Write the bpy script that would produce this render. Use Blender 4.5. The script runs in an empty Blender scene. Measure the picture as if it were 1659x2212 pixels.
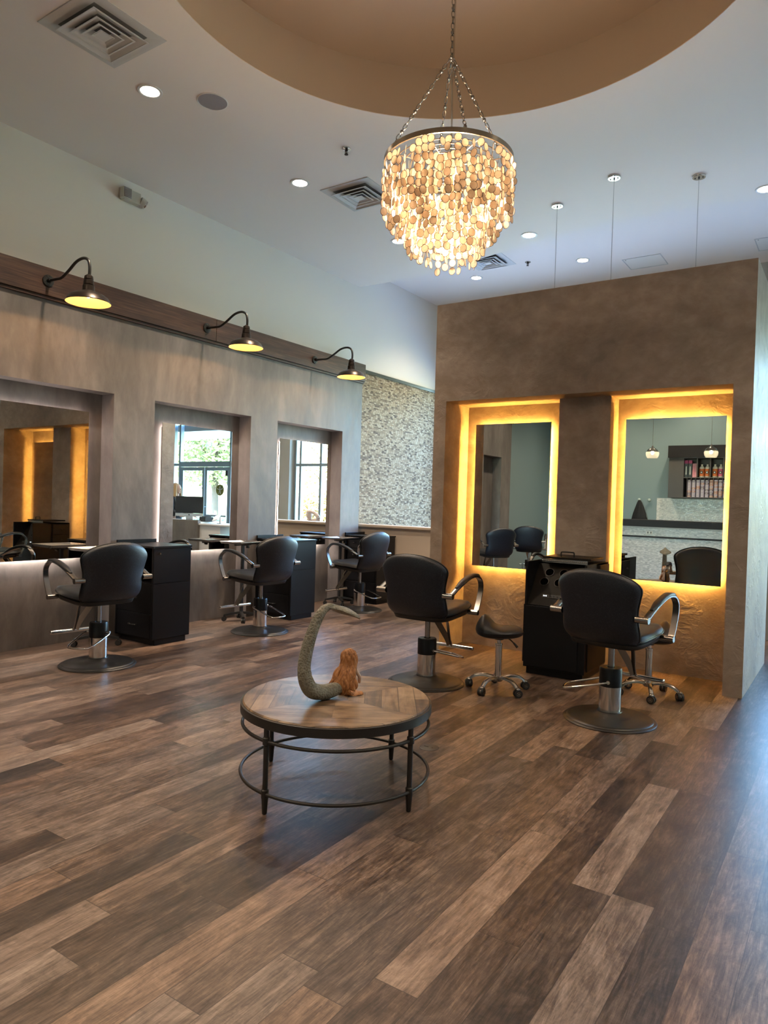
import bpy, bmesh, math, random
from mathutils import Vector, Matrix
random.seed(7)
PI = math.pi
sin, cos = math.sin, math.cos
SC = bpy.context.scene
COL = SC.collection

# ------------------------------------------------------------------ materials
class NT:
    def __init__(s, name):
        s.m = bpy.data.materials.new(name); s.m.use_nodes = True
        s.t = s.m.node_tree; s.t.nodes.clear()
        s.out = s.t.nodes.new('ShaderNodeOutputMaterial')
    def n(s, typ, **kw):
        nd = s.t.nodes.new(typ)
        for k, v in kw.items(): setattr(nd, k, v)
        return nd
    def lk(s, a, b): s.t.links.new(a, b)
    def put(s, sock, v):
        if hasattr(v, 'is_linked') or hasattr(v, 'links'): s.lk(v, sock)
        else: sock.default_value = v
    def math(s, op, a, b=0.0, c=0.0):
        nd = s.n('ShaderNodeMath', operation=op)
        s.put(nd.inputs[0], a); s.put(nd.inputs[1], b); s.put(nd.inputs[2], c)
        return nd.outputs[0]
    def coord(s): return s.n('ShaderNodeTexCoord').outputs['Object']
    def sep(s, v):
        nd = s.n('ShaderNodeSeparateXYZ'); s.lk(v, nd.inputs[0]); return nd.outputs
    def comb(s, x, y, z):
        nd = s.n('ShaderNodeCombineXYZ')
        s.put(nd.inputs[0], x); s.put(nd.inputs[1], y); s.put(nd.inputs[2], z); return nd.outputs[0]
    def scale(s, v, sc):
        nd = s.n('ShaderNodeMapping'); s.lk(v, nd.inputs['Vector']); nd.inputs['Scale'].default_value = sc
        return nd.outputs[0]
    def noise(s, v, scale, detail=4, rough=.55, dist=0.0):
        nd = s.n('ShaderNodeTexNoise'); s.lk(v, nd.inputs['Vector'])
        nd.inputs['Scale'].default_value = scale; nd.inputs['Detail'].default_value = detail
        nd.inputs['Roughness'].default_value = rough; nd.inputs['Distortion'].default_value = dist
        return nd.outputs['Fac']
    def vor(s, v, scale, feat='F1'):
        nd = s.n('ShaderNodeTexVoronoi', feature=feat); s.lk(v, nd.inputs['Vector'])
        nd.inputs['Scale'].default_value = scale; return nd.outputs['Distance']
    def white(s, v):
        nd = s.n('ShaderNodeTexWhiteNoise', noise_dimensions='3D'); s.lk(v, nd.inputs['Vector']); return nd.outputs['Value']
    def ramp(s, f, stops):
        nd = s.n('ShaderNodeValToRGB'); s.lk(f, nd.inputs[0]); el = nd.color_ramp.elements
        while len(el) > 1: el.remove(el[0])
        el[0].position = stops[0][0]; el[0].color = (*stops[0][1], 1)
        for p, c in stops[1:]:
            e = el.new(p); e.color = (*c, 1)
        return nd.outputs[0]
    def mix(s, f, a, b, mode='MIX'):
        nd = s.n('ShaderNodeMix', data_type='RGBA', blend_type=mode)
        s.put(nd.inputs[0], f)
        s.put(nd.inputs[6], a if not isinstance(a, tuple) else (*a, 1)[:4])
        s.put(nd.inputs[7], b if not isinstance(b, tuple) else (*b, 1)[:4])
        return nd.outputs[2]
    def bump(s, h, strength=.3, dist=.01):
        nd = s.n('ShaderNodeBump'); s.lk(h, nd.inputs['Height'])
        nd.inputs['Strength'].default_value = strength; nd.inputs['Distance'].default_value = dist
        return nd.outputs[0]
    def bsdf(s, color=(.5, .5, .5), rough=.5, metal=0.0, normal=None, spec=.5, **kw):
        b = s.n('ShaderNodeBsdfPrincipled')
        s.put(b.inputs['Base Color'], (*color, 1) if isinstance(color, tuple) else color)
        s.put(b.inputs['Roughness'], rough); s.put(b.inputs['Metallic'], metal)
        b.inputs['Specular IOR Level'].default_value = spec
        if normal is not None: s.lk(normal, b.inputs['Normal'])
        for k, v in kw.items(): s.put(b.inputs[k.replace('_', ' ')], v)
        s.lk(b.outputs[0], s.out.inputs[0]); return b

def plain(name, color, rough=.5, metal=0.0, spec=.5, grain=0.0, gscale=300, **kw):
    t = NT(name); nm = None
    if grain: nm = t.bump(t.noise(t.coord(), gscale, 3), grain, .002)
    t.bsdf(color, rough, metal, nm, spec, **kw); return t.m

def emit(name, color, strength):
    t = NT(name); e = t.n('ShaderNodeEmission'); e.inputs[0].default_value = (*color, 1)
    e.inputs[1].default_value = strength; t.lk(e.outputs[0], t.out.inputs[0]); return t.m

def plaster(name, stops, stretch=(1, 1, 1), bstr=.35, rough=.55, swirl=3.2):
    t = NT(name); v = t.coord(); vs = t.scale(v, stretch)
    a = t.noise(vs, 1.3, 6, .62, .6); b = t.noise(vs, 7, 5, .6, .3)
    f = t.math('ADD', t.math('MULTIPLY', a, .68), t.math('MULTIPLY', b, .32))
    c = t.ramp(f, stops)
    r1 = t.noise(vs, swirl, 4, .55, .9)
    ridge = t.math('ABSOLUTE', t.math('SUBTRACT', r1, .5))
    ridge = t.math('SUBTRACT', 1.0, t.math('MINIMUM', t.math('MULTIPLY', ridge, 6.0), 1.0))
    msk = t.math('GREATER_THAN', t.noise(v, 3.1, 3), .54)
    fine = t.noise(vs, 60, 4)
    h = t.math('ADD', t.math('MULTIPLY', t.math('MULTIPLY', ridge, msk), .55), t.math('ADD', t.math('MULTIPLY', fine, .12), t.math('MULTIPLY', b, .55)))
    rr = t.math('ADD', rough - .12, t.math('MULTIPLY', b, .3))
    t.bsdf(c, rr, 0, t.bump(h, bstr, .016), .4); return t.m

M = {}
M['plaster_left'] = plaster('grey brown plaster', [(.33, (.090, .077, .071)), (.5, (.152, .132, .122)), (.67, (.235, .206, .19))], (1.3, 1.3, .45), .09)
M['plaster_part'] = plaster('brown trowelled plaster', [(.33, (.215, .165, .133)), (.5, (.335, .262, .214)), (.66, (.47, .385, .325))], (1, 1, 1.3), .42)
M['paint'] = plain('off white paint', (.76, .715, .655), .7, grain=.04, gscale=120)
M['ceiling'] = plain('ceiling paint', (.80, .715, .655), .75, grain=.04, gscale=90)
M['tan'] = plain('tan recess paint', (.41, .31, .225), .75, grain=.04, gscale=90)
M['teal'] = plain('teal wall paint', (.235, .318, .34), .6, grain=.05, gscale=120)
M['beige'] = plain('beige paint', (.50, .42, .345), .55, grain=.04, gscale=120)
M['greige'] = plain('greige paint', (.40, .385, .335), .6)
M['black_metal'] = plain('black powder coat', (.012, .011, .0105), .38, 0, .5, grain=.08)
M['bronze'] = plain('dark bronze', (.03, .022, .018), .33, .7)
M['laminate'] = plain('black laminate', (.0055, .0055, .0068), .34, 0, .28, grain=.05, gscale=500)
M['laminate_brown'] = plain('espresso laminate', (.0085, .0062, .0048), .55, 0, .2)
M['leather'] = plain('black vinyl', (.009, .0095, .0115), .40, 0, .42, grain=.25, gscale=260)
M['rubber'] = plain('black rubber', (.012, .012, .012), .55)
M['chrome'] = plain('chrome', (.70, .68, .66), .12, 1.0)
M['brushed'] = plain('brushed nickel', (.33, .305, .28), .24, 1.0, grain=.05)
M['satin'] = plain('satin steel tray', (.62, .60, .57), .22, 1.0)
M['brass'] = plain('champagne brass', (.36, .28, .20), .28, 1.0)
M['white'] = plain('white enamel', (.72, .70, .68), .4)
M['vent'] = plain('vent enamel', (.58, .56, .54), .5)
M['matte_dark'] = plain('matte near black', (.02, .02, .02), .9)  # matte dark colour of the sockets, outlet slot and keypad
M['hole'] = plain('painted hole dark', (.0015, .0015, .0015), .9, 0, 0)
M['duct'] = plain('grey duct metal', (.16, .15, .145), .8)
M['shade_in'] = plain('cream enamel shade lining', (.36, .235, .105), .6)
M['mirror'] = plain('mirror silver', (.80, .82, .80), .0, 1.0)
M['plastic'] = plain('almond plastic', (.52, .49, .42), .5)
M['alu'] = plain('storefront aluminium', (.30, .36, .40), .4, .6)
M['iron'] = plain('wrought iron', (.022, .018, .016), .45, .3, grain=.2, gscale=150)
M['led_amber'] = emit('amber led', (1.0, .51, .09), 135)
M['led_white'] = emit('white led', (1.0, .86, .80), 15)
M['led_white_low'] = emit('bright white led', (1.0, .90, .80), 85)
M['can'] = emit('can lens', (1.0, .90, .72), 16)
M['bulb'] = emit('warm bulb', (1.0, .66, .34), 8)
M['pend_bulb'] = emit('pendant bulb', (1.0, .85, .6), 40)
M['skin'] = plain('skin', (.50, .31, .22), .5, Subsurface_Weight=.1)
M['hair'] = plain('blonde hair', (.42, .29, .15), .5, grain=.4, gscale=120)
M['cloth'] = plain('black cloth', (.012, .013, .015), .8)
M['marble'] = plain('pinkish stone', (.55, .42, .35), .55, grain=.2, gscale=60)
M['outlet'] = plain('brown cover', (.040, .028, .022), .5)
M['white_line'] = plain('white edge strip', (.65, .62, .58), .45)
M['screen'] = plain('dark screen', (.01, .01, .011), .25)

def wood_beam():
    t = NT('dark stained beam'); v = t.coord(); vs = t.scale(v, (1, .22, 2.6))
    a = t.noise(vs, 5, 6, .65, 1.2); w = t.noise(t.scale(v, (1, .5, 22)), 4, 4, .6, .5)
    f = t.math('ADD', t.math('MULTIPLY', a, .6), t.math('MULTIPLY', w, .4))
    c = t.ramp(f, [(.32, (.015, .007, .0045)), (.5, (.055, .026, .0165)), (.68, (.125, .064, .040))])
    t.bsdf(c, .5, 0, t.bump(f, .25, .006), .4); return t.m
M['beam'] = wood_beam()

def floor_mat():
    t = NT('plank floor'); v = t.coord(); x, y, z = t.sep(v)
    W, L = .152, 1.22
    u = t.math('DIVIDE', t.math('ADD', x, 1.018 + W * 60), W); row = t.math('FLOOR', u); fu = t.math('FRACT', u)
    off = t.white(t.comb(row, 3.7, 1.3))
    w = t.math('ADD', t.math('DIVIDE', y, L), t.math('MULTIPLY', off, 7.31)); colm = t.math('FLOOR', w); fv = t.math('FRACT', w)
    r1 = t.white(t.comb(row, colm, 0.5)); r2 = t.white(t.comb(row, colm, 9.1))
    gx = t.math('ADD', x, t.math('MULTIPLY', r1, 13.0)); gy = t.math('ADD', y, t.math('MULTIPLY', r2, 27.0))
    gv = t.comb(gx, gy, 0.0)
    g1 = t.noise(t.scale(gv, (10, 1.5, 1)), 1.0, 10, .72, 1.8)
    g2 = t.noise(t.scale(gv, (120, 6.0, 1)), 1.0, 6, .7, .6)
    g3 = t.noise(t.scale(gv, (34, 3.2, 1)), 1.0, 10, .76, 2.6)
    blot = t.noise(t.scale(gv, (6, 4.0, 1)), 1.0, 8, .75, 1.2)
    saw = t.noise(t.scale(gv, (5, 120, 1)), 1.0, 4, .7)
    f = t.math('ADD', t.math('ADD', t.math('MULTIPLY', g1, .27), t.math('MULTIPLY', g2, .17)), t.math('ADD', t.math('MULTIPLY', g3, .29), t.math('ADD', t.math('MULTIPLY', blot, .23), t.math('MULTIPLY', saw, .04))))
    fk = t.noise(t.scale(gv, (42, 7, 1)), 1.0, 8, .8, 1.5)
    fk = t.math('MINIMUM', t.math('MAXIMUM', t.math('MULTIPLY', t.math('SUBTRACT', fk, .57), 9.0), 0.0), 1.0)
    f = t.math('ADD', f, t.math('MULTIPLY', fk, t.math('MULTIPLY', blot, .11)))
    dk = t.noise(t.scale(gv, (26, 2.2, 1)), 1.0, 8, .8, 3.0)
    dk = t.math('MINIMUM', t.math('MAXIMUM', t.math('MULTIPLY', t.math('SUBTRACT', dk, .60), 10.0), 0.0), 1.0)
    f = t.math('SUBTRACT', f, t.math('MULTIPLY', dk, .07))
    f = t.math('ADD', f, t.math('MULTIPLY', t.math('SUBTRACT', r1, .5), .12))
    c = t.ramp(f, [(.40, (.015, .0093, .0070)), (.46, (.048, .030, .022)), (.515, (.106, .069, .0505)), (.57, (.195, .133, .099)), (.645, (.34, .245, .186))])
    warm = t.mix(r2, (1.06, .98, .90), (.93, 1.0, 1.08))
    c = t.mix(1.0, c, warm, 'MULTIPLY')
    eu = t.math('MINIMUM', fu, t.math('SUBTRACT', 1.0, fu)); ev = t.math('MINIMUM', fv, t.math('SUBTRACT', 1.0, fv))
    seam = t.math('MAXIMUM', t.math('LESS_THAN', eu, .009), t.math('LESS_THAN', ev, .0012))
    c = t.mix(t.math('MULTIPLY', seam, .7), c, (.012, .008, .006))
    rough = t.math('ADD', .25, t.math('MULTIPLY', g2, .24))
    h = t.math('SUBTRACT', t.math('MULTIPLY', t.math('ADD', g2, saw), .35), seam)
    t.bsdf(c, rough, 0, t.bump(h, .22, .003), .5); return t.m
M['floor'] = floor_mat()

def cells_mat(name, ax, w, h, stops, rough, bstr, rrough=.0, spec=.5, metal=0.0, gap=.06, gapcol=(.25, .22, .19)):
    t = NT(name); s = t.sep(t.coord()); a, b = s[ax[0]], s[ax[1]]
    q = t.math('DIVIDE', t.math('ADD', b, 20.0), h); row = t.math('FLOOR', q); fq = t.math('FRACT', q)
    rw = t.white(t.comb(row, 1.7, 2.2))
    p = t.math('ADD', t.math('DIVIDE', t.math('ADD', a, 30.0), w), t.math('MULTIPLY', rw, 5.0)); cl = t.math('FLOOR', p); fp = t.math('FRACT', p)
    r1 = t.white(t.comb(row, cl, .3)); r2 = t.white(t.comb(row, cl, 5.3))
    n = t.noise(t.coord(), 55, 4)
    c = t.ramp(t.math('ADD', t.math('MULTIPLY', r1, .8), t.math('MULTIPLY', n, .2)), stops)
    e = t.math('MINIMUM', t.math('MINIMUM', fp, t.math('SUBTRACT', 1.0, fp)), t.math('MINIMUM', fq, t.math('SUBTRACT', 1.0, fq)))
    g = t.math('LESS_THAN', e, gap)
    c = t.mix(g, c, gapcol)
    hh = t.math('ADD', t.math('MULTIPLY', r2, .9), t.math('SUBTRACT', t.math('MULTIPLY', n, .4), g))
    t.bsdf(c, t.math('ADD', rough, t.math('MULTIPLY', r2, rrough)), metal, t.bump(hh, bstr, .012), spec); return t.m
M['stone'] = cells_mat('split travertine mosaic', (1, 2), .062, .021, [(.07, (.045, .03, .02)), (.2, (.16, .11, .066)), (.5, (.31, .232, .142)), (.8, (.44, .352, .24)), (.94, (.24, .14, .07))], .75, .9, spec=.25, gap=.06, gapcol=(.16, .12, .08))
M['pearl'] = cells_mat('pearl shell mosaic', (0, 2), .045, .016, [(.1, (.46, .45, .43)), (.5, (.64, .62, .58)), (.9, (.78, .75, .70))], .12, .35, .3, .7, gap=.04, gapcol=(.56, .54, .51))

def fabric_mat():
    t = NT('charcoal woven fabric'); v = t.coord()
    d = t.vor(v, 240); f = t.math('LESS_THAN', d, .32); n = t.noise(v, 120, 2)
    c = t.mix(t.math('MULTIPLY', f, t.math('GREATER_THAN', n, .52)), (.006, .0088, .0165), (.042, .045, .058))
    t.bsdf(c, .42, 0, t.bump(d, .35, .002), .5); return t.m
M['fabric'] = fabric_mat()

def tabletop_mat():
    t = NT('parquet table top'); x, y, z = t.sep(t.coord())
    ax = t.math('ABSOLUTE', t.math('MULTIPLY', x, .80)); ay = t.math('ABSOLUTE', t.math('MULTIPLY', y, 1.12))
    m = t.math('MAXIMUM', ax, ay); side = t.math('GREATER_THAN', ax, ay)
    q = t.math('ADD', t.math('DIVIDE', m, .068), .35); band = t.math('FLOOR', q); fr = t.math('FRACT', q)
    sg = t.math('ADD', t.math('SIGN', x), t.math('MULTIPLY', t.math('SIGN', y), 2.0))
    r = t.white(t.comb(band, side, t.math('MULTIPLY', sg, 1.0)))
    g1 = t.noise(t.comb(t.math('MULTIPLY', x, 3.0), t.math('MULTIPLY', y, 34.0), band), 1.0, 6, .65, .6)
    g2 = t.noise(t.comb(t.math('MULTIPLY', x, 34.0), t.math('MULTIPLY', y, 3.0), band), 1.0, 6, .65, .6)
    g = t.math('ADD', t.math('MULTIPLY', g2, side), t.math('MULTIPLY', g1, t.math('SUBTRACT', 1.0, side)))
    big = t.noise(t.coord(), 5.5, 5, .65, .8)
    f = t.math('ADD', t.math('ADD', t.math('MULTIPLY', g, .45), t.math('MULTIPLY', big, .45)), t.math('MULTIPLY', r, .16))
    c = t.ramp(f, [(.36, (.04, .024, .015)), (.47, (.115, .070, .041)), (.57, (.225, .142, .083)), (.70, (.33, .225, .14))])
    seam = t.math('LESS_THAN', fr, .045)
    mit = t.math('LESS_THAN', t.math('ABSOLUTE', t.math('SUBTRACT', ax, ay)), .0022)
    seam = t.math('MAXIMUM', seam, t.math('MULTIPLY', mit, .8))
    c = t.mix(t.math('MULTIPLY', seam, .75), c, (.035, .02, .012))
    t.bsdf(c, t.math('ADD', .28, t.math('MULTIPLY', g, .2)), 0, t.bump(t.math('SUBTRACT', t.math('MULTIPLY', g, .4), seam), .3, .003), .5); return t.m
M['tabletop'] = tabletop_mat()

def shell_mat():
    t = NT('capiz shell'); v = t.coord()
    n = t.noise(v, 90, 4, .6)
    c = t.ramp(n, [(.3, (.84, .71, .55)), (.7, (.96, .87, .75))])
    d = t.n('ShaderNodeBsdfPrincipled'); t.lk(c, d.inputs['Base Color']); d.inputs['Roughness'].default_value = .3
    tr = t.n('ShaderNodeBsdfTranslucent'); t.lk(c, tr.inputs[0])
    mx = t.n('ShaderNodeMixShader'); mx.inputs[0].default_value = .66
    t.lk(d.outputs[0], mx.inputs[1]); t.lk(tr.outputs[0], mx.inputs[2]); t.lk(mx.outputs[0], t.out.inputs[0]); return t.m
M['shell'] = shell_mat()

def glass_mat(name, tint, refl=1.0):
    t = NT(name); f = t.n('ShaderNodeFresnel'); bk = t.n('ShaderNodeNewGeometry').outputs['Backfacing']; t.lk(t.math('SUBTRACT', 1.45, t.math('MULTIPLY', bk, 1.45 - 1 / 1.45)), f.inputs[0])
    tr = t.n('ShaderNodeBsdfTransparent'); tr.inputs[0].default_value = (*tint, 1)
    g = t.n('ShaderNodeBsdfGlossy'); g.inputs['Roughness'].default_value = 0.02
    mx = t.n('ShaderNodeMixShader'); t.lk(t.math('MULTIPLY', f.outputs[0], refl), mx.inputs[0])
    t.lk(tr.outputs[0], mx.inputs[1]); t.lk(g.outputs[0], mx.inputs[2]); t.lk(mx.outputs[0], t.out.inputs[0]); return t.m
M['glass'] = glass_mat('window glass', (.93, .97, .98))
def pglass():
    t = NT('ribbed pendant glass'); tr = t.n('ShaderNodeBsdfTransparent'); tl = t.n('ShaderNodeBsdfTranslucent'); tl.inputs[0].default_value = (.9, .85, .75, 1)
    mx = t.n('ShaderNodeMixShader'); mx.inputs[0].default_value = .6; t.lk(tr.outputs[0], mx.inputs[1]); t.lk(tl.outputs[0], mx.inputs[2]); t.lk(mx.outputs[0], t.out.inputs[0]); return t.m
M['pglass'] = pglass()

def scale_mat():
    t = NT('mermaid scales'); v = t.coord()
    d = t.vor(v, 95); n = t.noise(v, 14, 4)
    c = t.ramp(t.math('ADD', t.math('MULTIPLY', n, .7), t.math('MULTIPLY', d, .4)), [(.25, (.085, .075, .055)), (.5, (.16, .145, .11)), (.8, (.25, .23, .18))])
    t.bsdf(c, .5, 0, t.bump(d, .8, .005), .4); return t.m
M['scales'] = scale_mat()
def hairs_mat():
    t = NT('ginger carved hair'); v = t.coord(); n = t.noise(t.scale(v, (1, 1, .35)), 75, 4, .65, 1.0)
    c = t.ramp(n, [(.3, (.16, .055, .018)), (.55, (.40, .165, .055)), (.75, (.60, .30, .13))])
    t.bsdf(c, .55, 0, t.bump(n, .6, .004), .4); return t.m
M['ginger'] = hairs_mat()
def leaf_mat(name, a, b):
    t = NT(name); o = t.n('ShaderNodeObjectInfo'); r = t.white(t.scale(t.coord(), (3, 3, 3)))
    n = t.noise(t.coord(), 2.2, 3)
    c = t.mix(n, a, b); t.bsdf(c, .6); return t.m
M['leaf_green'] = leaf_mat('green leaves', (.22, .30, .10), (.62, .60, .28))
M['leaf_yellow'] = leaf_mat('yellow leaves', (.62, .46, .12), (.75, .62, .32))
M['leaf_dark'] = leaf_mat('dark leaves', (.16, .22, .12), (.40, .44, .22))
M['bark'] = plain('bark', (.10, .075, .055), .9)
M['ground'] = plain('pale paving', (.50, .48, .45), .9)
M['grass'] = plain('grass', (.30, .33, .14), .95)
M['deskstone'] = plaster('grey desk stone', [(.3, (.10, .09, .08)), (.5, (.17, .155, .14)), (.7, (.25, .23, .21))], (1, 1, .6), .3)
M['orange'] = plain('orange label', (.75, .20, .05), .5)
M['pink'] = plain('pink label', (.72, .16, .26), .5)
M['pinkbox'] = plain('pale pink carton', (.75, .33, .38), .5)
M['magenta'] = plain('magenta carton top', (.45, .02, .12), .5)
M['bottle'] = plain('ivory bottle', (.75, .70, .60), .35)
M['tube_a'] = plain('lilac colour box', (.45, .36, .50), .5)
M['tube_b'] = plain('copper colour box', (.50, .20, .14), .5)
M['tube_c'] = plain('plum colour box', (.16, .09, .15), .5)
M['unit'] = plain('grey brown cabinet', (.085, .075, .072), .5)
M['unit_dark'] = plain('dark fascia wood', (.018, .014, .014), .5, 0, .3)
M['olive'] = plain('olive window decal', (.22, .25, .05), .6)
def decal_mat():
    t = NT('white vinyl decal'); a = t.n('ShaderNodeBsdfDiffuse'); a.inputs[0].default_value = (.85, .85, .85, 1); b = t.n('ShaderNodeBsdfTranslucent'); b.inputs[0].default_value = (.9, .9, .9, 1)
    mx = t.n('ShaderNodeMixShader'); mx.inputs[0].default_value = .6; t.lk(a.outputs[0], mx.inputs[1]); t.lk(b.outputs[0], mx.inputs[2]); t.lk(mx.outputs[0], t.out.inputs[0]); return t.m
M['decal'] = decal_mat()
M['base_brown'] = plain('brown baseboard', (.05, .032, .022), .5)

# ------------------------------------------------------------------ mesh builder
class MB:
    def __init__(s): s.v = []; s.f = []; s.mi = []
    def add(s, v, f, m=0):
        o = len(s.v); s.v += [tuple(p) for p in v]
        s.f += [tuple(i + o for i in q) for q in f]; s.mi += [m] * len(f); return s
    def box(s, x0, y0, z0, x1, y1, z1, m=0):
        v = [(x, y, z) for z in (z0, z1) for y in (y0, y1) for x in (x0, x1)]
        return s.add(v, [(0, 2, 3, 1), (4, 5, 7, 6), (0, 1, 5, 4), (2, 6, 7, 3), (0, 4, 6, 2), (1, 3, 7, 5)], m)
    def lathe(s, prof, seg=32, c=(0, 0, 0), m=0, sx=1, sy=1, caps=True):
        v = []; n = len(prof)
        for r, z in prof:
            for k in range(seg):
                a = 2 * PI * k / seg; v.append((c[0] + r * cos(a) * sx, c[1] + r * sin(a) * sy, c[2] + z))
        f = []
        for i in range(n - 1):
            for k in range(seg):
                k2 = (k + 1) % seg; f.append((i * seg + k, i * seg + k2, (i + 1) * seg + k2, (i + 1) * seg + k))
        if caps and prof[0][0] > 1e-6: f.append(tuple(range(seg - 1, -1, -1)))
        if caps and prof[-1][0] > 1e-6: f.append(tuple((n - 1) * seg + k for k in range(seg)))
        return s.add(v, f, m)
    def sweep(s, pts, prof, up=(0, 0, 1), closed=False, m=0, scales=None):
        pts = [Vector(p) for p in pts]; n = len(pts); k = len(prof); v = []
        T = []
        for i in range(n):
            a = pts[(i - 1) % n] if (closed or i > 0) else pts[i]
            b = pts[(i + 1) % n] if (closed or i < n - 1) else pts[i]
            T.append((b - a).normalized())
        N = Vector(up); N = N - N.dot(T[0]) * T[0]
        if N.length < 1e-4: N = Vector((1, 0, 0)) - T[0].x * T[0]
        N.normalize()
        for i in range(n):
            N = N - N.dot(T[i]) * T[i]; N.normalize(); B = T[i].cross(N)
            sc = scales[i] if scales else 1.0
            for a, b in prof: v.append(pts[i] + (B * a + N * b) * sc)
        f = []
        for i in range(n if closed else n - 1):
            j = (i + 1) % n
            for q in range(k):
                q2 = (q + 1) % k; f.append((i * k + q, i * k + q2, j * k + q2, j * k + q))
        if not closed:
            f.append(tuple(range(k - 1, -1, -1))); f.append(tuple((n - 1) * k + q for q in range(k)))
        return s.add(v, f, m)
    def tube(s, pts, r, seg=10, closed=False, m=0, up=(0, 0, 1), rr=None):
        prof = [(r * cos(2 * PI * k / seg), r * sin(2 * PI * k / seg)) for k in range(seg)]
        return s.sweep(pts, prof, up, closed, m, rr)
    def cyl(s, a, b, r, seg=16, m=0):
        d = Vector(b) - Vector(a); u = (0, 0, 1) if abs(d.normalized().z) < .9 else (1, 0, 0)
        return s.tube([a, b], r, seg, False, m, u)
    def ball(s, c, r, seg=14, ring=9, m=0):
        rx, ry, rz = r if isinstance(r, tuple) else (r, r, r)
        prof = [(max(1e-7, sin(PI * i / ring)), -cos(PI * i / ring)) for i in range(ring + 1)]
        v = []
        for q, z in prof:
            for k in range(seg):
                a = 2 * PI * k / seg; v.append((c[0] + rx * q * cos(a), c[1] + ry * q * sin(a), c[2] + rz * z))
        f = [(i * seg + k, i * seg + (k + 1) % seg, (i + 1) * seg + (k + 1) % seg, (i + 1) * seg + k) for i in range(ring) for k in range(seg)]
        return s.add(v, f, m)
    def ring(s, R, r, c=(0, 0, 0), seg=64, m=0, prof=None):
        pts = [(c[0] + R * cos(2 * PI * k / seg), c[1] + R * sin(2 * PI * k / seg), c[2]) for k in range(seg)]
        if prof: return s.sweep(pts, prof, (0, 0, 1), True, m)
        return s.tube(pts, r, 8, True, m)
    def pillow(s, out, tf, tb, bend, rings=7, p=2.6, m=0):
        """closed cushion from a 2D outline (a, b); bend(a, b, t) gives the 3D point."""
        n = len(out); ca = sum(o[0] for o in out) / n; cb = sum(o[1] for o in out) / n
        v = []; f = []
        S = [1 - (i / rings) ** 1.7 for i in range(rings)]
        def lay(sign, T):
            idx = []
            for i, sc in enumerate(S):
                t = T * (1 - sc ** p) ** (1 / p) if sc < 1 else 0
                row = []
                for a, b in out:
                    row.append(len(v)); v.append(bend(ca + (a - ca) * sc, cb + (b - cb) * sc, sign * t))
                idx.append(row)
            cidx = len(v); v.append(bend(ca, cb, sign * T))
            return idx, cidx
        A, ac = lay(1, tf); B, bc = lay(-1, tb)
        for idx, cx, fl in ((A, ac, False), (B, bc, True)):
            for i in range(len(idx) - 1):
                for k in range(n):
                    k2 = (k + 1) % n; q = (idx[i][k], idx[i][k2], idx[i + 1][k2], idx[i + 1][k])
                    f.append(q[::-1] if fl else q)
            for k in range(n):
                q = (idx[-1][k], idx[-1][(k + 1) % n], cx); f.append(q[::-1] if fl else q)
        s.add(v, f, m); return s
    def xf(s, mat):
        s.v = [tuple(mat @ Vector(p)) for p in s.v]; return s

MESH = {}
def link(o, parent=None):
    COL.objects.link(o)
    if parent is not None: o.parent = parent
    return o
def obj(name, mb, mats, parent=None, smooth=None, bevel=0.0, subd=0, weld=False):
    me = bpy.data.meshes.new(name); me.from_pydata(mb.v, [], mb.f)
    for m in (mats if isinstance(mats, (list, tuple)) else [mats]): me.materials.append(M[m] if isinstance(m, str) else m)
    for p, i in zip(me.polygons, mb.mi): p.material_index = i
    bm = bmesh.new(); bm.from_mesh(me)
    if weld: bmesh.ops.remove_doubles(bm, verts=bm.verts, dist=1e-5)
    bmesh.ops.recalc_face_normals(bm, faces=bm.faces); bm.to_mesh(me); bm.free()
    if smooth:
        me.polygons.foreach_set('use_smooth', [True] * len(me.polygons)); me.set_sharp_from_angle(angle=math.radians(smooth))
    o = bpy.data.objects.new(name, me); link(o, parent)
    if bevel:
        b = o.modifiers.new('bevel', 'BEVEL'); b.width = bevel; b.segments = 2; b.limit_method = 'ANGLE'; b.angle_limit = .7
    if subd:
        d = o.modifiers.new('sub', 'SUBSURF'); d.levels = subd; d.render_levels = subd
    return o
def tag(o, label, cat, group=None):
    o['label'] = label; o['category'] = cat
    if group: o['group'] = group
    return o
def thing(name, label, cat, loc=(0, 0, 0), rz=0.0, group=None):
    o = bpy.data.objects.new(name, None); COL.objects.link(o); o.empty_display_size = .05
    o.location = loc; o.rotation_euler = (0, 0, rz); return tag(o, label, cat, group)
def struct(name, mb, mats, smooth=None, bevel=0.0, parent=None):
    o = obj(name, mb, mats, parent, smooth, bevel)
    if parent is None: o['kind'] = 'structure'
    return o
def dup(root, loc, rz=None, label=None, group=None):
    r = root.copy(); COL.objects.link(r); r.location = loc
    if rz is not None: r.rotation_euler = (0, 0, rz)
    if label: r['label'] = label
    if group: r['group'] = group
    for ch in list(root.children):
        c = ch.copy(); COL.objects.link(c); c.parent = r
        for g in list(ch.children):
            d = g.copy(); COL.objects.link(d); d.parent = c
    return r
def light(name, typ, loc, energy, color, parent=None, **kw):
    l = bpy.data.lights.new(name, typ); l.energy = energy; l.color = color
    for k, v in kw.items(): setattr(l, k, v)
    o = bpy.data.objects.new(name, l); COL.objects.link(o); o.location = loc
    if parent: o.parent = parent
    return o
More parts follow.
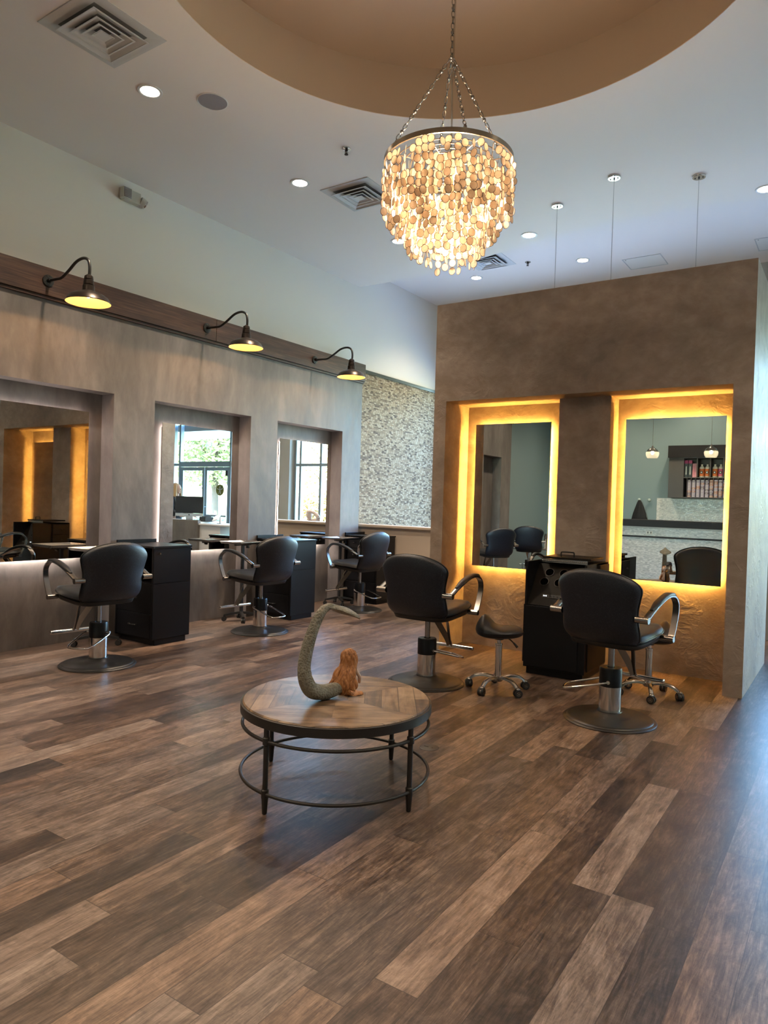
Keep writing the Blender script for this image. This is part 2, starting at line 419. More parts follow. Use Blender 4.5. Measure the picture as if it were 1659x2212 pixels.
def bez(pts, n=8):
    """smooth Catmull-Rom through points"""
    P = [Vector(p) for p in pts]; out = []
    for i in range(len(P) - 1):
        p0 = P[max(0, i - 1)]; p1 = P[i]; p2 = P[i + 1]; p3 = P[min(len(P) - 1, i + 2)]
        for k in range(n):
            t = k / n
            out.append(.5 * ((2 * p1) + (p2 - p0) * t + (2 * p0 - 5 * p1 + 4 * p2 - p3) * t * t + (3 * p1 - p0 - 3 * p2 + p3) * t ** 3))
    out.append(P[-1]); return out

# ------------------------------------------------------------------ setting
XW, XF, XB = -6.35, -6.105, -6.30         # upper left wall, plaster front, niche back
ZC, ZH = 4.68, 4.98
YF = 11.2                                 # inner face of the storefront wall
DC = (-2.04, 3.605); DR = 1.845
struct('floor', MB().box(-6.5, -3.75, -.1, 5.15, 11.5, 0), 'floor')

# ceiling with a scooped far edge and a round recess
bm = bmesh.new()
edge = [(-6.5, 8.62), (-5.9, 8.635), (-5.23, 8.59), (-4.76, 8.54), (-4.35, 8.42), (-3.75, 8.26), (-3.2, 8.12), (-2.5, 8.01), (-1.8, 8.0), (-1.3, 8.06), (-.86, 8.17), (-.2, 8.38), (.5, 8.55), (1.4, 8.62), (5.15, 8.63)]
outer = [(-6.5, -3.75)] + edge + [(5.15, -3.75)]
hole = [(DC[0] + DR * cos(2 * PI * k / 96), DC[1] + DR * sin(2 * PI * k / 96)) for k in range(96)]
es = []
for loop in (outer, hole):
    vs = [bm.verts.new((x, y, ZC)) for x, y in loop]
    es += [bm.edges.new((vs[i], vs[(i + 1) % len(vs)])) for i in range(len(vs))]
bmesh.ops.triangle_fill(bm, use_beauty=True, edges=es)
ext = bmesh.ops.extrude_face_region(bm, geom=bm.faces[:])
bmesh.ops.translate(bm, vec=(0, 0, .30), verts=[g for g in ext['geom'] if isinstance(g, bmesh.types.BMVert)])
bmesh.ops.recalc_face_normals(bm, faces=bm.faces)
me = bpy.data.meshes.new('ceiling'); bm.to_mesh(me); bm.free(); me.materials.append(M['ceiling'])
ceil = bpy.data.objects.new('ceiling', me); link(ceil); ceil['kind'] = 'structure'
dome = MB(); seg = 96
v = []
for r_, z in ((DR - .006, ZC + .001), (DR - .006, 5.1), (0.001, 5.1)):
    v += [(DC[0] + r_ * cos(2 * PI * k / seg), DC[1] + r_ * sin(2 * PI * k / seg), z) for k in range(seg)]
dome.add(v, [(i * seg + k, i * seg + (k + 1) % seg, (i + 1) * seg + (k + 1) % seg, (i + 1) * seg + k) for i in range(2) for k in range(seg)])
d = obj('ceiling_recess', dome, 'tan', ceil, 40)
obj('ceiling_upper', MB().box(-6.5, 7.7, ZH, 5.15, 11.5, ZH + .1), 'ceiling', ceil)

# left side
struct('wall_left', MB().box(-6.5, -3.75, 0, XW, 11.5, ZH), 'paint')
wl = MB(); TOP = 3.30
wl.box(XW, -.8, 0, XB, 8.43, TOP - .02)
niches = [(-.33, .5), (.99, 2.38), (2.88, 4.27), (4.756, 6.16), (6.63, 7.98)]
ys = [-.8] + [y for n in niches for y in n] + [8.43]
for i in range(0, len(ys), 2): wl.box(XB, ys[i], 0, XF, ys[i + 1], 2.43)
wl.box(XB, -.8, 2.43, XF, 8.43, TOP)
struct('wall_plaster', wl, 'plaster_left')
struct('wall_left_teal', MB().box(XW, -3.6, 0, XW + .02, -.8, ZC), 'teal')
bmx = MB(); bmx.box(XW + .01, -.85, 3.20, -6.06, 5.53, 3.45); bmx.box(XW + .01, 5.534, 3.20, -6.06, 8.44, 3.45)
bmx.box(XW + .01, -.85, 3.172, -6.078, 8.435, 3.20)
struct('trim_1', bmx, 'beam', bevel=.004)
struct('wall_stone', MB().box(XW, 8.43, .9, XW + .022, YF, 3.412), 'stone')
struct('trim_2', MB().box(XW, 8.43, 3.412, XW + .035, YF, 3.46), 'black_metal')
kn = MB(); kn.box(XW + .02, 8.60, 0, -4.0, 8.80, 1.06)
struct('wall_knee', kn, 'beige')
kc = MB(); kc.box(XW + .02, 8.565, 1.062, -3.96, 8.84, 1.10); kc.box(XW + .02, 8.58, 1.045, -3.975, 8.60, 1.062)
struct('trim_3', kc, 'beige', bevel=.006)

# partition with the two lit mirror bays
pw = MB(); PX0, PX1, PY, PT = -3.525, -.69, 6.1, 3.414
NB, NZ, NX0, NX1 = 6.595, 2.455, -3.392, -.832
pw.box(PX0, PY, NZ, PX1, 6.75, PT)
pw.box(PX0, PY, 0, NX0, 6.75, NZ); pw.box(NX1, PY, 0, PX1, 6.75, NZ)
pw.box(NX0, NB, 0, NX1, 6.75, NZ)
pw.box(-2.325, 6.345, 0, -1.85, NB, NZ)
pw.box(PX0, 6.75, 0, PX0 + .14, 7.36, PT); pw.box(PX1 - .14, 6.75, 0, PX1, 7.69, PT)
struct('wall_partition', pw, 'plaster_part')

# back, right and front walls
struct('wall_back', MB().box(-6.5, -3.75, 0, 5.15, -3.6, ZC), 'teal')
struct('baseboard_back', MB().box(XW + .03, -3.598, 0, -5.0, -3.58, .13), 'base_brown')
wr = MB().box(5.0, -3.6, 0, 5.15, YF, ZH)
struct('wall_right', wr, 'paint')
wf = MB(); T = 11.5
wf.box(-6.5, YF, 0, -6.1, T, ZH); wf.box(-6.1, YF, 3.62, -2.52, T, ZH); wf.box(-6.1, YF, 0, -2.52, T, .35)
wf.box(-2.52, YF, 0, -1.32, T, ZH); wf.box(-1.32, YF, 3.62, 4.4, T, ZH); wf.box(4.4, YF, 0, 5.15, T, ZH)
struct('wall_front', wf, 'greige')

def window(name, x0, x1, z0, z1, uprights, rails, y=11.40, fw=.055):
    f = MB()
    for x in uprights: f.box(x - fw / 2, y - .05, z0, x + fw / 2, y + .05, z1)
    for z in rails: f.box(x0, y - .045, z - fw / 2, x1, y + .045, z + fw / 2)
    o = struct(name, f, 'alu', bevel=.004)
    for i in range(len(uprights) - 1):
        for j in range(len(rails) - 1):
            obj('pane', MB().box(uprights[i] + fw / 2, y - .004, rails[j] + fw / 2, uprights[i + 1] - fw / 2, y + .004, rails[j + 1] - fw / 2), 'glass', o)
    return o
window('window_1', -6.1, -2.52, .35, 3.62, [-6.07, -4.85, -3.62, -3.24, -2.69, -2.55], [.38, 2.17, 3.59])
window('window_2', -1.32, -.58, 0, 3.62, [-1.29, -.60], [.03, 2.19, 3.59])
window('window_3', 1.10, 4.4, 0, 3.62, [1.13, 1.36, 2.87, 4.37], [.03, 2.19, 3.59])
f = MB(); f.box(-.6, 11.35, 2.14, 1.12, 11.45, 2.26); f.box(-.6, 11.35, 3.55, 1.12, 11.45, 3.62)
w4 = struct('window_4', f, 'alu', bevel=.004)
obj('pane', MB().box(-.57, 11.396, 2.26, 1.10, 11.404, 3.55), 'glass', w4)
def door(name, x0, x1, hx):
    f = MB(); w = .07
    f.box(x0, 11.37, .01, x0 + w, 11.42, 2.13); f.box(x1 - w, 11.37, .01, x1, 11.42, 2.13)
    f.box(x0 + w, 11.37, .01, x1 - w, 11.42, .22); f.box(x0 + w, 11.37, 2.05, x1 - w, 11.42, 2.13)
    o = struct(name, f, 'alu', bevel=.003)
    obj('pane', MB().box(x0 + w, 11.39, .22, x1 - w, 11.40, 2.05), 'glass', o)
    h = MB(); h.tube([(hx, 11.37, .95), (hx, 11.31, .95), (hx, 11.31, 1.2), (hx, 11.37, 1.2)], .012, 8, up=(1, 0, 0)); h.box(x0 + w, 11.33, .98, x1 - w, 11.35, 1.02)
    obj('door_handle', h, 'alu', o)
    return o
door('door_1', .27, 1.09, .31); door('door_2', -.57, .25, .20)
# window lettering and decals (readable from the street)
def text_obj(name, body, size, loc, rot, mat, label, cat='sign'):
    cu = bpy.data.curves.new(name, 'FONT'); cu.body = body; cu.size = size; cu.extrude = .002; cu.align_x = 'CENTER'
    o = bpy.data.objects.new(name, cu); link(o); o.location = loc; o.rotation_euler = rot
    cu.materials.append(M[mat]); dg = bpy.context.evaluated_depsgraph_get()
    me = bpy.data.meshes.new_from_object(o.evaluated_get(dg)); bpy.data.objects.remove(o)
    o = bpy.data.objects.new(name, me); link(o); o.location = loc; o.rotation_euler = rot
    tag(o, label, cat); return o
text_obj('door_number', '140', .24, (.27, 11.409, 2.56), (PI / 2, 0, PI), 'decal', 'white number 140 on the glass above the entrance doors')
dk = MB(); dk.cyl((0, -.002, 0), (0, .002, 0), .13, 32)
dd = thing('door_decal', 'round olive green decal with white figure on the entrance door glass', 'decal', (-.25, 11.386, 1.60))
obj('disc', dk, 'olive', dd)
fg = MB()
for a, l in ((90, .05), (20, .095), (160, .095), (250, .10), (290, .10), (225, .0)):
    if l: fg.cyl((0, -.004, 0), (l * cos(math.radians(a)), -.004, l * sin(math.radians(a))), .009, 6)
fg.ball((0, -.004, .07), (.018, .003, .018))
obj('figure', fg, 'decal', dd)
fl = MB()
for k in range(6):
    a = PI / 2 + k * PI / 3 + .35
    pts = [(.11 * cos(a) + t * cos(a) * .36 - w * sin(a), 0, .11 * sin(a) + t * sin(a) * .36 + w * cos(a)) for t, w in [(.5 - .5 * cos(2 * PI * i / 20), .055 * sin(2 * PI * i / 20)) for i in range(20)]]
    fl.tube(pts, .009, 6, True, up=(0, 1, 0))
o = obj('flower_decal', fl, 'decal'); o.location = (-2.96, 11.388, 2.86)
tag(o, 'white outlined flower decal on the tall window pane by the ledge', 'decal')
hs = MB(); hs.box(-.52, 11.383, 1.93, -.42, 11.388, 2.05)
o = obj('hours_sign', hs, 'black_metal'); tag(o, 'small dark opening hours panel in upper corner of the entrance door', 'sign')

# exterior
struct('ground', MB().box(-40, 11.5, -.15, 40, 70, -.06), 'ground')
struct('ground_grass', MB().box(-40, 16.5, -.06, 40, 70, -.03), 'grass')
struct('ground_side', MB().box(5.15, -10, -.15, 40, 11.5, -.06), 'ground')
cn = MB(); cn.box(-2.0, 11.5, 3.0, 3.4, 13.2, 3.16)
struct('entrance_canopy', cn, 'white')
def tree(name, label, loc, h, r, leaf, nleaf, trunk, grp=None):
    t = thing(name, label, 'tree' if trunk else 'hedge', loc, 0, grp)
    if trunk:
        tb = MB(); tb.tube([(0, 0, -.05), (.05, 0, h * .3), (0, .1, h * .55)], .13, 8, rr=[1.2, .9, .6])
        for k in range(6):
            a = k * 1.05; tb.tube([(0.03, .03, h * (.3 + .04 * k)), (r * .35 * cos(a), r * .35 * sin(a), h * (.5 + .05 * k)), (r * .7 * cos(a), r * .7 * sin(a), h * (.62 + .05 * k))], .05, 6, rr=[1, .7, .3])
        obj('trunk', tb, 'bark', t, 60)
    lb = MB()
    for i in range(nleaf):
        while True:
            p = Vector((random.uniform(-1, 1), random.uniform(-1, 1), random.uniform(-1, 1)))
            if p.length < 1: break
        if trunk: c = Vector((p.x * r, p.y * r, h * .62 + p.z * h * .38))
        else: c = Vector((p.x * r, p.y * .6, h * .5 + p.z * h * .5))
        a = Vector((random.gauss(0, 1), random.gauss(0, 1), random.gauss(0, 1))).normalized(); b = a.orthogonal().normalized(); s_ = random.uniform(.05, .125) * (1.15 if trunk else .8)
        lb.add([c + a * s_, c + b * s_ * .5, c - a * s_, c - b * s_ * .5], [(0, 1, 2, 3)])
    obj('foliage', lb, leaf, t)
tree('street_tree', 'big yellow green leafy tree seen through the entrance glass', (8.7, 19.5, 0), 7.5, 3.1, 'leaf_green', 17000, True)
tree('street_tree', 'darker green tree standing right beside the big yellow green tree', (15.4, 25.0, 0), 7.5, 2.8, 'leaf_dark', 9000, True)
tree('street_tree', 'golden tree seen behind the doors below the number', (9.2, 27.5, 0), 5.0, 2.2, 'leaf_yellow', 6000, True)
tree('golden_hedge', 'golden hedge outside the window behind the ledge', (2.6, 19.0, 0), 2.0, 2.6, 'leaf_yellow', 11000, False)
tree('low_shrub', 'low green shrub outside the entrance doors', (4.2, 14.6, 0), .9, 1.6, 'leaf_dark', 1200, False)

# ------------------------------------------------------------------ mirrors
def mirror(label, axis, a0, a1, z0, z1, led, group):
    t = thing('wall_mirror', label, 'mirror', (0, 0, 0), 0, group)
    def bx(a0, n0, z0, a1, n1, z1):
        # n is distance from the back of the niche into the room
        return MB().box(XB + n0, a0, z0, XB + n1, a1, z1) if axis == 'x' else MB().box(a0, NB - n1, z0, a1, NB - n0, z1)
    ca = (a0 + a1) / 2
    if axis == 'x': t.location = (XB, ca, z0)
    else: t.location = (ca, NB, z0)
    inv = Matrix.Translation(-Vector(t.location))
    obj('mirror_glass', bx(a0, .060, z0, a1, .066, z1).xf(inv), 'mirror', t)
    i = .042
    obj('backing', bx(a0 + i, 0.001, z0 + i, a1 - i, .060, z1 - i).xf(inv), 'black_metal', t)
    s = MB(); e = .005
    low = []
    for q in (bx(a0 + i - e, .018, z0 + i - e, a0 + i - .0005, .027, z1 - i + e), bx(a1 - i + .0005, .018, z0 + i - e, a1 - i + e, .027, z1 - i + e),
              bx(a0 + i, .018, z0 + i - e, a1 - i, .027, z0 + i - .0005), bx(a0 + i, .018, z1 - i + .0005, a1 - i, .027, z1 - i + e)):
        low.append(q)
    for j, q in enumerate(low):
        if j != 2 or axis == 'y': s.add(q.v, q.f)
    obj('led_strip', s.xf(inv), led, t)
    if axis == 'x': obj('led_strip', low[2].xf(inv), 'led_white_low', t)
    return t
gm = 'frameless mirrors in the plaster niches of the left wall'
mirror('frameless backlit mirror in the left wall niche at the far left of the photo', 'x', 3.085, 4.087, .815, 2.235, 'led_white', gm)
mirror('frameless backlit mirror in the middle left wall niche, reflecting the entrance doors', 'x', 4.962, 5.98, .830, 2.230, 'led_white', gm)
mirror('frameless backlit mirror in the last left wall niche beside the mosaic wall', 'x', 6.825, 7.815, .820, 2.230, 'led_white', gm)
mirror('frameless mirror on the left wall near the teal corner, seen only in reflection', 'x', 1.19, 2.19, .82, 2.23, 'led_white', gm)
gp = 'amber lit mirrors on the brown plaster partition'
mirror('amber backlit mirror in the left bay of the brown partition, reflecting the teal wall', 'y', -3.270, -2.468, .822, 2.266, 'led_amber', gp)
mirror('amber backlit mirror in the right bay of the brown partition, reflecting shelves of bottles', 'y', -1.762, -.931, .814, 2.261, 'led_amber', gp)

# ------------------------------------------------------------------ salon chairs
def back_outline():
    half = [(.0, 0), (.19, .0), (.245, .03), (.262, .08), (.258, .15), (.256, .20), (.262, .26), (.276, .32), (.286, .365), (.280, .400), (.25, .432), (.20, .461), (.13, .483), (.06, .494), (0, .497)]
    p = bez([(a, b, 0) for a, b in half], 4); h = [(q.x, q.y) for q in p]
    return h[:-1] + [(-a, b) for a, b in reversed(h)][:-1]
def make_chair(label, group):
    t = thing('salon_chair', label, 'chair', (0, 0, 0), 0, group)
    b = MB(); b.lathe([(.308, 0), (.310, .006), (.300, .014), (.288, .016), (.282, .022), (.268, .026), (.16, .034), (.11, .045), (.082, .06), (.080, .066), (.0001, .066)], 56)
    obj('base', b, 'black_metal', t, 35)
    c = MB(); c.lathe([(.074, .06), (.074, .245)], 36); obj('pump_cylinder', c, 'chrome', t, 40)
    c = MB(); c.lathe([(.076, .235), (.076, .352), (.070, .362), (.03, .364), (.026, .358), (.0001, .358)], 36); obj('pump_sleeve', c, 'laminate', t, 40)
    c = MB(); c.lathe([(.021, .35), (.021, .56)], 20); obj('piston', c, 'brushed', t, 40)
    c = MB(); lp = bez([(-.078, 0, .275), (-.10, 0, .275), (-.115, -.05, .262), (-.10, -.26, .205), (-.06, -.305, .195), (.06, -.305, .195), (.10, -.26, .205), (.115, -.05, .262), (.10, 0, .275), (.078, 0, .275)], 5)
    c.tube(lp, .0075, 8); c.cyl((-.105, 0, .275), (-.07, 0, .275), .013, 10); c.cyl((.105, 0, .275), (.07, 0, .275), .013, 10)
    lev = obj('pump_lever', c, 'chrome', t, 50); lev.rotation_euler = (0, 0, 0)
    # seat
    so = []
    for k in range(48):
        a = 2 * PI * k / 48; x = cos(a); y = sin(a); e = .42
        so.append((.268 * math.copysign(abs(x) ** e, x), .055 + .265 * math.copysign(abs(y) ** e, y)))
    def sb(a, b_, tt): return (a, b_, .602 + tt + .035 * (b_ - .055) / .265 * .5 + .018 * max(0, (b_ - .2) / .1) - .02 * (1 - (a / .268) ** 2) * (1 if tt > 0 else 0))
    s = MB(); s.pillow(so, .056, .030, sb, 7, 3.2); obj('seat', s, 'leather', t, 60)
    pl = MB(); pl.tube([sb(a * 1.003, .055 + (b_ - .055) * 1.003, -.004) for a, b_ in so], .006, 6, True); obj('seat_piping', pl, 'leather', t, 60)
    so2 = [(a * .96, .055 + (b_ - .055) * .96) for a, b_ in so]
    s = MB(); s.pillow(so2, .02, .045, lambda a, b_, tt: (a, b_, .575 + tt + .0175 * (b_ - .055) / .265), 6, 4.5); obj('seat_pan', s, 'rubber', t, 60)
    # back: outer fabric shell, padded front, piping
    rec = math.tan(math.radians(11))
    def bb(off):
        def g(a, b_, tt): return (a, -.215 + off - rec * b_ - .05 * (1 - min(1, b_ / .12)) ** 2 * -.9 + .055 * (a / .28) ** 2 + tt, .552 + b_)
        return g
    ol = back_outline()
    s = MB(); s.pillow(ol, .018, .048, bb(-.012), 8, 2.9); obj('backrest', s, 'fabric', t, 60)
    s = MB(); s.pillow([(a * .975, .01 + b_ * .972) for a, b_ in ol], .055, .01, bb(.008), 8, 2.8); obj('back_cushion', s, 'leather', t, 60)
    pl = MB(); pl.tube([bb(0)(a * 1.003, b_, .0) for a, b_ in ol], .006, 6, True); obj('back_piping', pl, 'leather', t, 60)
    # arms
    for sx in (-1, 1):
        X = sx * .318
        side = bez([(X, -.235, .752), (X, -.14, .795), (X, 0.0, .845), (X, .13, .872), (X, .235, .862), (X, .293, .815), (X, .300, .755), (X, .275, .68), (X, .235, .60), (X, .215, .572)], 6)
        a = MB(); n = len(side)
        a.sweep(side, [(-.021, -.007), (.021, -.007), (.021, .004), (.013, .008), (-.013, .008), (-.021, .004)], up=(0, -.3, 1))
        arm = obj('armrest', a, 'brushed', t, 50)
        br = MB(); br.cyl((X + sx * .022, -.235, .748), (sx * .255, -.235, .748), .022, 14); obj('bracket', br, 'brushed', arm, 50)
        br = MB(); br.cyl((X + sx * .022, .215, .575), (sx * .25, .215, .575), .021, 14); obj('bracket', br, 'brushed', arm, 50)
        pad = MB(); k0, k1 = int(n * .12), int(n * .50)
        sp = [p + Vector((0, 0, .010)) for p in side[k0:k1]]; m_ = len(sp)
        sc = [min(1, .45 + 3 * min(i, m_ - 1 - i) / m_) for i in range(m_)]
        pad.sweep(sp, [(-.025, -.006), (.025, -.006), (.027, .004), (.018, .013), (-.018, .013), (-.027, .004)], up=(0, -.3, 1), scales=sc)
        obj('arm_pad', pad, 'leather', arm, 60)
    # footrest: two twisting straps and a bar
    fr = MB()
    for sx in (-1, 1):
        fr.sweep(bez([(sx * .055, .17, .56), (sx * .05, .24, .47), (sx * .012, .36, .31), (sx * .004, .40, .243)], 6), [(-.024, -.003), (.024, -.003), (.024, .003), (-.024, .003)], up=(sx * .6, .5, .5))
    obj('footrest_strap', fr, 'brushed', t, 40)
    fb = MB(); fb.cyl((-.21, .41, .235), (.21, .41, .235), .0165, 16); fb.ball((-.21, .41, .235), (.008, .0165, .0165)); fb.ball((.21, .41, .235), (.008, .0165, .0165))
    obj('footrest_bar', fb, 'chrome', t, 50)
    return t
gl = 'black salon chairs facing the left wall mirrors'
R = math.radians
ch = make_chair('black salon chair facing the far left niche mirror, beside the nearest black cabinet', gl)
ch.location = (-5.284, 3.60, 0); ch.rotation_euler = (0, 0, R(84))
dup(ch, (-5.329, 5.594, 0), R(86), 'black salon chair in front of the middle niche mirror on the left', gl)
dup(ch, (-5.43, 7.566, 0), R(86), 'black salon chair at the last niche mirror, next to the mosaic wall', gl)
gq = 'black salon chairs facing the amber mirrors'
c4 = dup(ch, (-2.839, 4.914, 0), R(1), 'speckled black salon chair at the left amber mirror, partly behind the round table', gq)
c5 = dup(ch, (-1.362, 4.883, 0), R(-8), 'speckled black salon chair at the right amber mirror, nearest chair on the right', gq)
gb = 'salon chairs seen only in the mirrors'
ca = dup(ch, (-5.3, 1.62, 0), R(127), 'salon chair reflected at the left edge of the left amber mirror', gb)
cb = dup(ch, (-5.45, -.35, 0), R(162), 'salon chair reflected in front of the teal wall, its back square to the mirror', gb)
def lever_rot(root, deg):
    for c in root.children:
        if c.name.startswith('pump_lever'): c.rotation_euler = (0, 0, R(deg))
    return root
def relever():
    for o_, dg in ((ch, -60), (c4, 150), (c5, -75)): lever_rot(o_, dg)
relever()

# ------------------------------------------------------------------ saddle stools
def make_stool(label, group):
    t = thing('saddle_stool', label, 'stool', (0, 0, 0), 0, group)
    out = []
    for k in range(40):
        a = 2 * PI * k / 40; x = cos(a); y = sin(a)
        out.append((.185 * math.copysign(abs(x) ** .85, x), .165 * math.copysign(abs(y) ** .8, y) * (1.0 - .22 * x)))
    def sb(a, b, tt):
        hump = .085 * math.exp(-((a + .115) / .065) ** 2) * math.exp(-(b / .12) ** 2) if tt > 0 else 0
        return (a, b, .468 + tt + hump * min(1, tt / .03) - .012 * math.exp(-((a - .02) / .08) ** 2) * (1 if tt > 0 else 0))
    s = MB(); s.pillow(out, .048, .055, sb, 9, 2.5); obj('seat', s, 'leather', t, 70)
    c = MB(); c.lathe([(.035, .40), (.035, .425), (.06, .43), (.0001, .432)], 20); obj('seat_mount', c, 'rubber', t, 40)
    c = MB(); c.lathe([(.016, .37), (.016, .41)], 18); obj('piston', c, 'chrome', t, 40)
    c = MB(); c.lathe([(.026, .085), (.026, .355), (.029, .358), (.029, .372), (.015, .374)], 22); obj('gas_cylinder', c, 'chrome', t, 40)
    l = MB(); l.tube(bez([(.03, 0, .42), (.08, -.01, .412), (.12, -.02, .385)], 4), .005, 6); l.tube([(.118, -.02, .387), (.15, -.025, .355)], .010, 8, rr=[.8, 1.1])
    lv = obj('height_lever', l, 'rubber', t, 50); lv.rotation_euler = (0, 0, -.3)
    hb = MB(); hb.lathe([(.034, .075), (.04, .085), (.04, .105), (.028, .115)], 22); hub = obj('hub', hb, 'brushed', t, 40)
    for k in range(5):
        a = 2 * PI * k / 5 + .3; d = Vector((cos(a), sin(a), 0))
        pts = bez([d * .02 + Vector((0, 0, .098)), d * .10 + Vector((0, 0, .112)), d * .18 + Vector((0, 0, .098)), d * .228 + Vector((0, 0, .062))], 5)
        lg = MB(); n = len(pts)
        lg.sweep(pts, [(-.017, -.010), (.017, -.010), (.014, .008), (.006, .013), (-.006, .013), (-.014, .008)], scales=[1.1 - .25 * i / n for i in range(n)])
        leg = obj('leg', lg, 'brushed', t, 60)
        tg = Vector((-d.y, d.x, 0)); fw = Matrix.Rotation(1.1 * k, 3, 'Z') @ tg
        cs = MB(); c0 = d * .232 + Vector((0, 0, .031)); ax = fw
        cs.cyl(c0 - ax * .022, c0 - ax * .006, .030, 18, 0); cs.cyl(c0 + ax * .006, c0 + ax * .022, .030, 18, 0)
        cs.cyl(c0 - ax * .0235, c0 - ax * .022, .019, 12, 1); cs.cyl(c0 + ax * .022, c0 + ax * .0235, .019, 12, 1)
        up = ax.cross(Vector((0, 0, 1)))
        cs.cyl(c0 + Vector((0, 0, .0)) - ax * .006, c0 + ax * .006, .024, 12, 1)
        for i in range(6):
            q = c0 + (up * cos(i * PI / 3) + Vector((0, 0, 1)) * sin(i * PI / 3)) * .012
            cs.cyl(q + ax * .0235, q + ax * .0242, .004, 6, 0); cs.cyl(q - ax * .0242, q - ax * .0235, .004, 6, 0)
        cs.ball(tuple(c0 + Vector((0, 0, .030))), (.02, .02, .016), 10, 6, 1)
        obj('caster', cs, ['rubber', 'brushed'], leg, 40)
    return t
gs = 'saddle stools by the amber mirrors'
st = make_stool('black saddle stool standing free between the left partition chair and the black cabinet', gs)
st.location = (-2.285, 5.075, 0); st.rotation_euler = (0, 0, R(30))
dup(st, (-1.30, 5.70, 0), R(200), 'black saddle stool tucked behind the nearest right hand chair', gs)

# ------------------------------------------------------------------ tray carts
def make_cart(label, group):
    t = thing('tray_cart', label, 'cart', (0, 0, 0), 0, group)
    W, D, Z = .175, .205, .915
    o = [(-W, -D), (W, -D), (W, D), (-W, D)]
    tr = MB(); tr.box(-W + .012, -D + .012, Z - .004, W - .012, D - .012, Z)
    for a, b in zip(o, o[1:] + o[:1]):
        d = (Vector((*b, 0)) - Vector((*a, 0))).normalized(); n_ = Vector((-d.y, d.x, 0))
        A = Vector((*a, Z + .018)); B = Vector((*b, Z + .018))
        tr.add([A, B, B + n_ * .016 - d * .016 + Vector((0, 0, -.02)), A + n_ * .016 + d * .016 + Vector((0, 0, -.02)), A - Vector((0, 0, .003)), B - Vector((0, 0, .003)), B + n_ * .014 - d * .014 + Vector((0, 0, -.026)), A + n_ * .014 + d * .014 + Vector((0, 0, -.026))],
               [(0, 1, 2, 3), (4, 7, 6, 5), (0, 4, 5, 1)])
    obj('tray', tr, 'satin', t)
    p = MB(); p.box(-.09, -.02, Z - .03, .09, .02, Z - .008); p.box(-.02, -.12, Z - .03, .02, .12, Z - .008); p.cyl((.06, 0, Z - .045), (.10, 0, Z - .045), .014, 10)
    obj('tray_bracket', p, 'rubber', t, 40, .003)
    p = MB(); p.box(-.016, -.016, .08, .016, .016, Z - .03); obj('post', p, 'black_metal', t, bevel=.003)
    for k in range(4):
        a = R(45 + 90 * k + 8); d = Vector((cos(a), sin(a), 0))
        lg = MB(); lg.sweep([d * .005 + Vector((0, 0, .10)), d * .10 + Vector((0, 0, .088)), d * .20 + Vector((0, 0, .068))], [(-.019, -.012), (.019, -.012), (.015, .012), (-.015, .012)], scales=[1.1, 1, .8])
        leg = obj('leg', lg, 'black_metal', t, 40)
        cs = MB(); c0 = d * .195 + Vector((0, 0, .027)); x_ = Vector((cos(a + 1.2), sin(a + 1.2), 0))
        cs.cyl(c0 - x_ * .02, c0 - x_ * .005, .027, 14); cs.cyl(c0 + x_ * .005, c0 + x_ * .02, .027, 14); cs.cyl(c0, c0 + Vector((0, 0, .04)), .009, 8)
        obj('caster', cs, 'rubber', leg, 40)
    return t
gc = 'steel tray carts along the left wall'
cart = make_cart('steel topped tray cart behind the chair at the far left mirror', gc); cart.location = (-5.93, 4.02, 0)
dup(cart, (-5.96, 5.935, 0), 0, 'steel topped tray cart beside the chair at the middle left mirror', gc)
dup(cart, (-5.94, 7.79, 0), 0, 'steel topped tray cart beside the chair nearest the mosaic wall', gc)

# ------------------------------------------------------------------ black cabinets on the left wall
def make_cabinet(label, group):
    t = thing('station_cabinet', label, 'cabinet', (0, 0, 0), 0, group)   # origin at wall side, near corner; x into room, y along wall
    D, W, H = .565, .455, .955
    b = MB()
    b.box(0, .02, .055, D, W, H - .355)                      # carcass below the open shelf
    b.box(0, .0, .055, .022, W, H - .02); b.box(D - .022, .0, .055, D, W, H - .02); b.box(.022, W - .02, H - .355, D - .022, W, H - .02)
    b.box(.03, .05, 0, D - .02, W - .03, .055)
    obj('carcass', b, 'laminate', t, bevel=.002)
    tp = MB(); tp.box(0, -.008, H - .02, D + .01, W + .008, H); tp.box(0, -.008, H, .02, W + .008, H + .035)
    obj('top', tp, 'laminate', t, bevel=.003)
    for i, (z0, z1) in enumerate(((.07, .30), (.305, .595), (.60, .76), (.765, .93))):
        x0, x1 = (.026, D - .026) if i < 2 else (.05, .29)
        d = obj('drawer', MB().box(x0, .0, z0, x1, .0195, z1), 'laminate', t, bevel=.002)
        xm, zm = (x0 + x1) / 2, (z0 + z1) / 2
        h = MB()
        if i < 2: h.tube(bez([(xm - .05, 0, zm), (xm - .045, -.024, zm), (xm + .045, -.024, zm), (xm + .05, 0, zm)], 4), .005, 8)
        else: h.cyl((xm, 0, zm), (xm, -.018, zm), .006, 10); h.ball((xm, -.024, zm), (.014, .009, .014))
        obj('handle' if i < 2 else 'knob', h, 'black_metal', d, 50)
    b = MB(); b.box(.026, .03, .60, .05, .44, .93); b.box(.29, .022, .60, .31, .44, .93); b.box(.05, .03, .60, .29, .44, .93)
    obj('drawer_box', b, 'laminate', t)
    pn = MB(); pn.box(D, .004, .60, D + .004, W - .004, H - .03); pn.box(D, .004, .06, D + .004, W - .004, .596)
    obj('side_panel', pn, 'laminate', t)
    k = MB(); k.cyl((D + .004, .07, .885), (D + .016, .07, .885), .009, 12); obj('lock', k, 'brushed', t, 40)
    return t
gk = 'black station cabinets along the left wall'
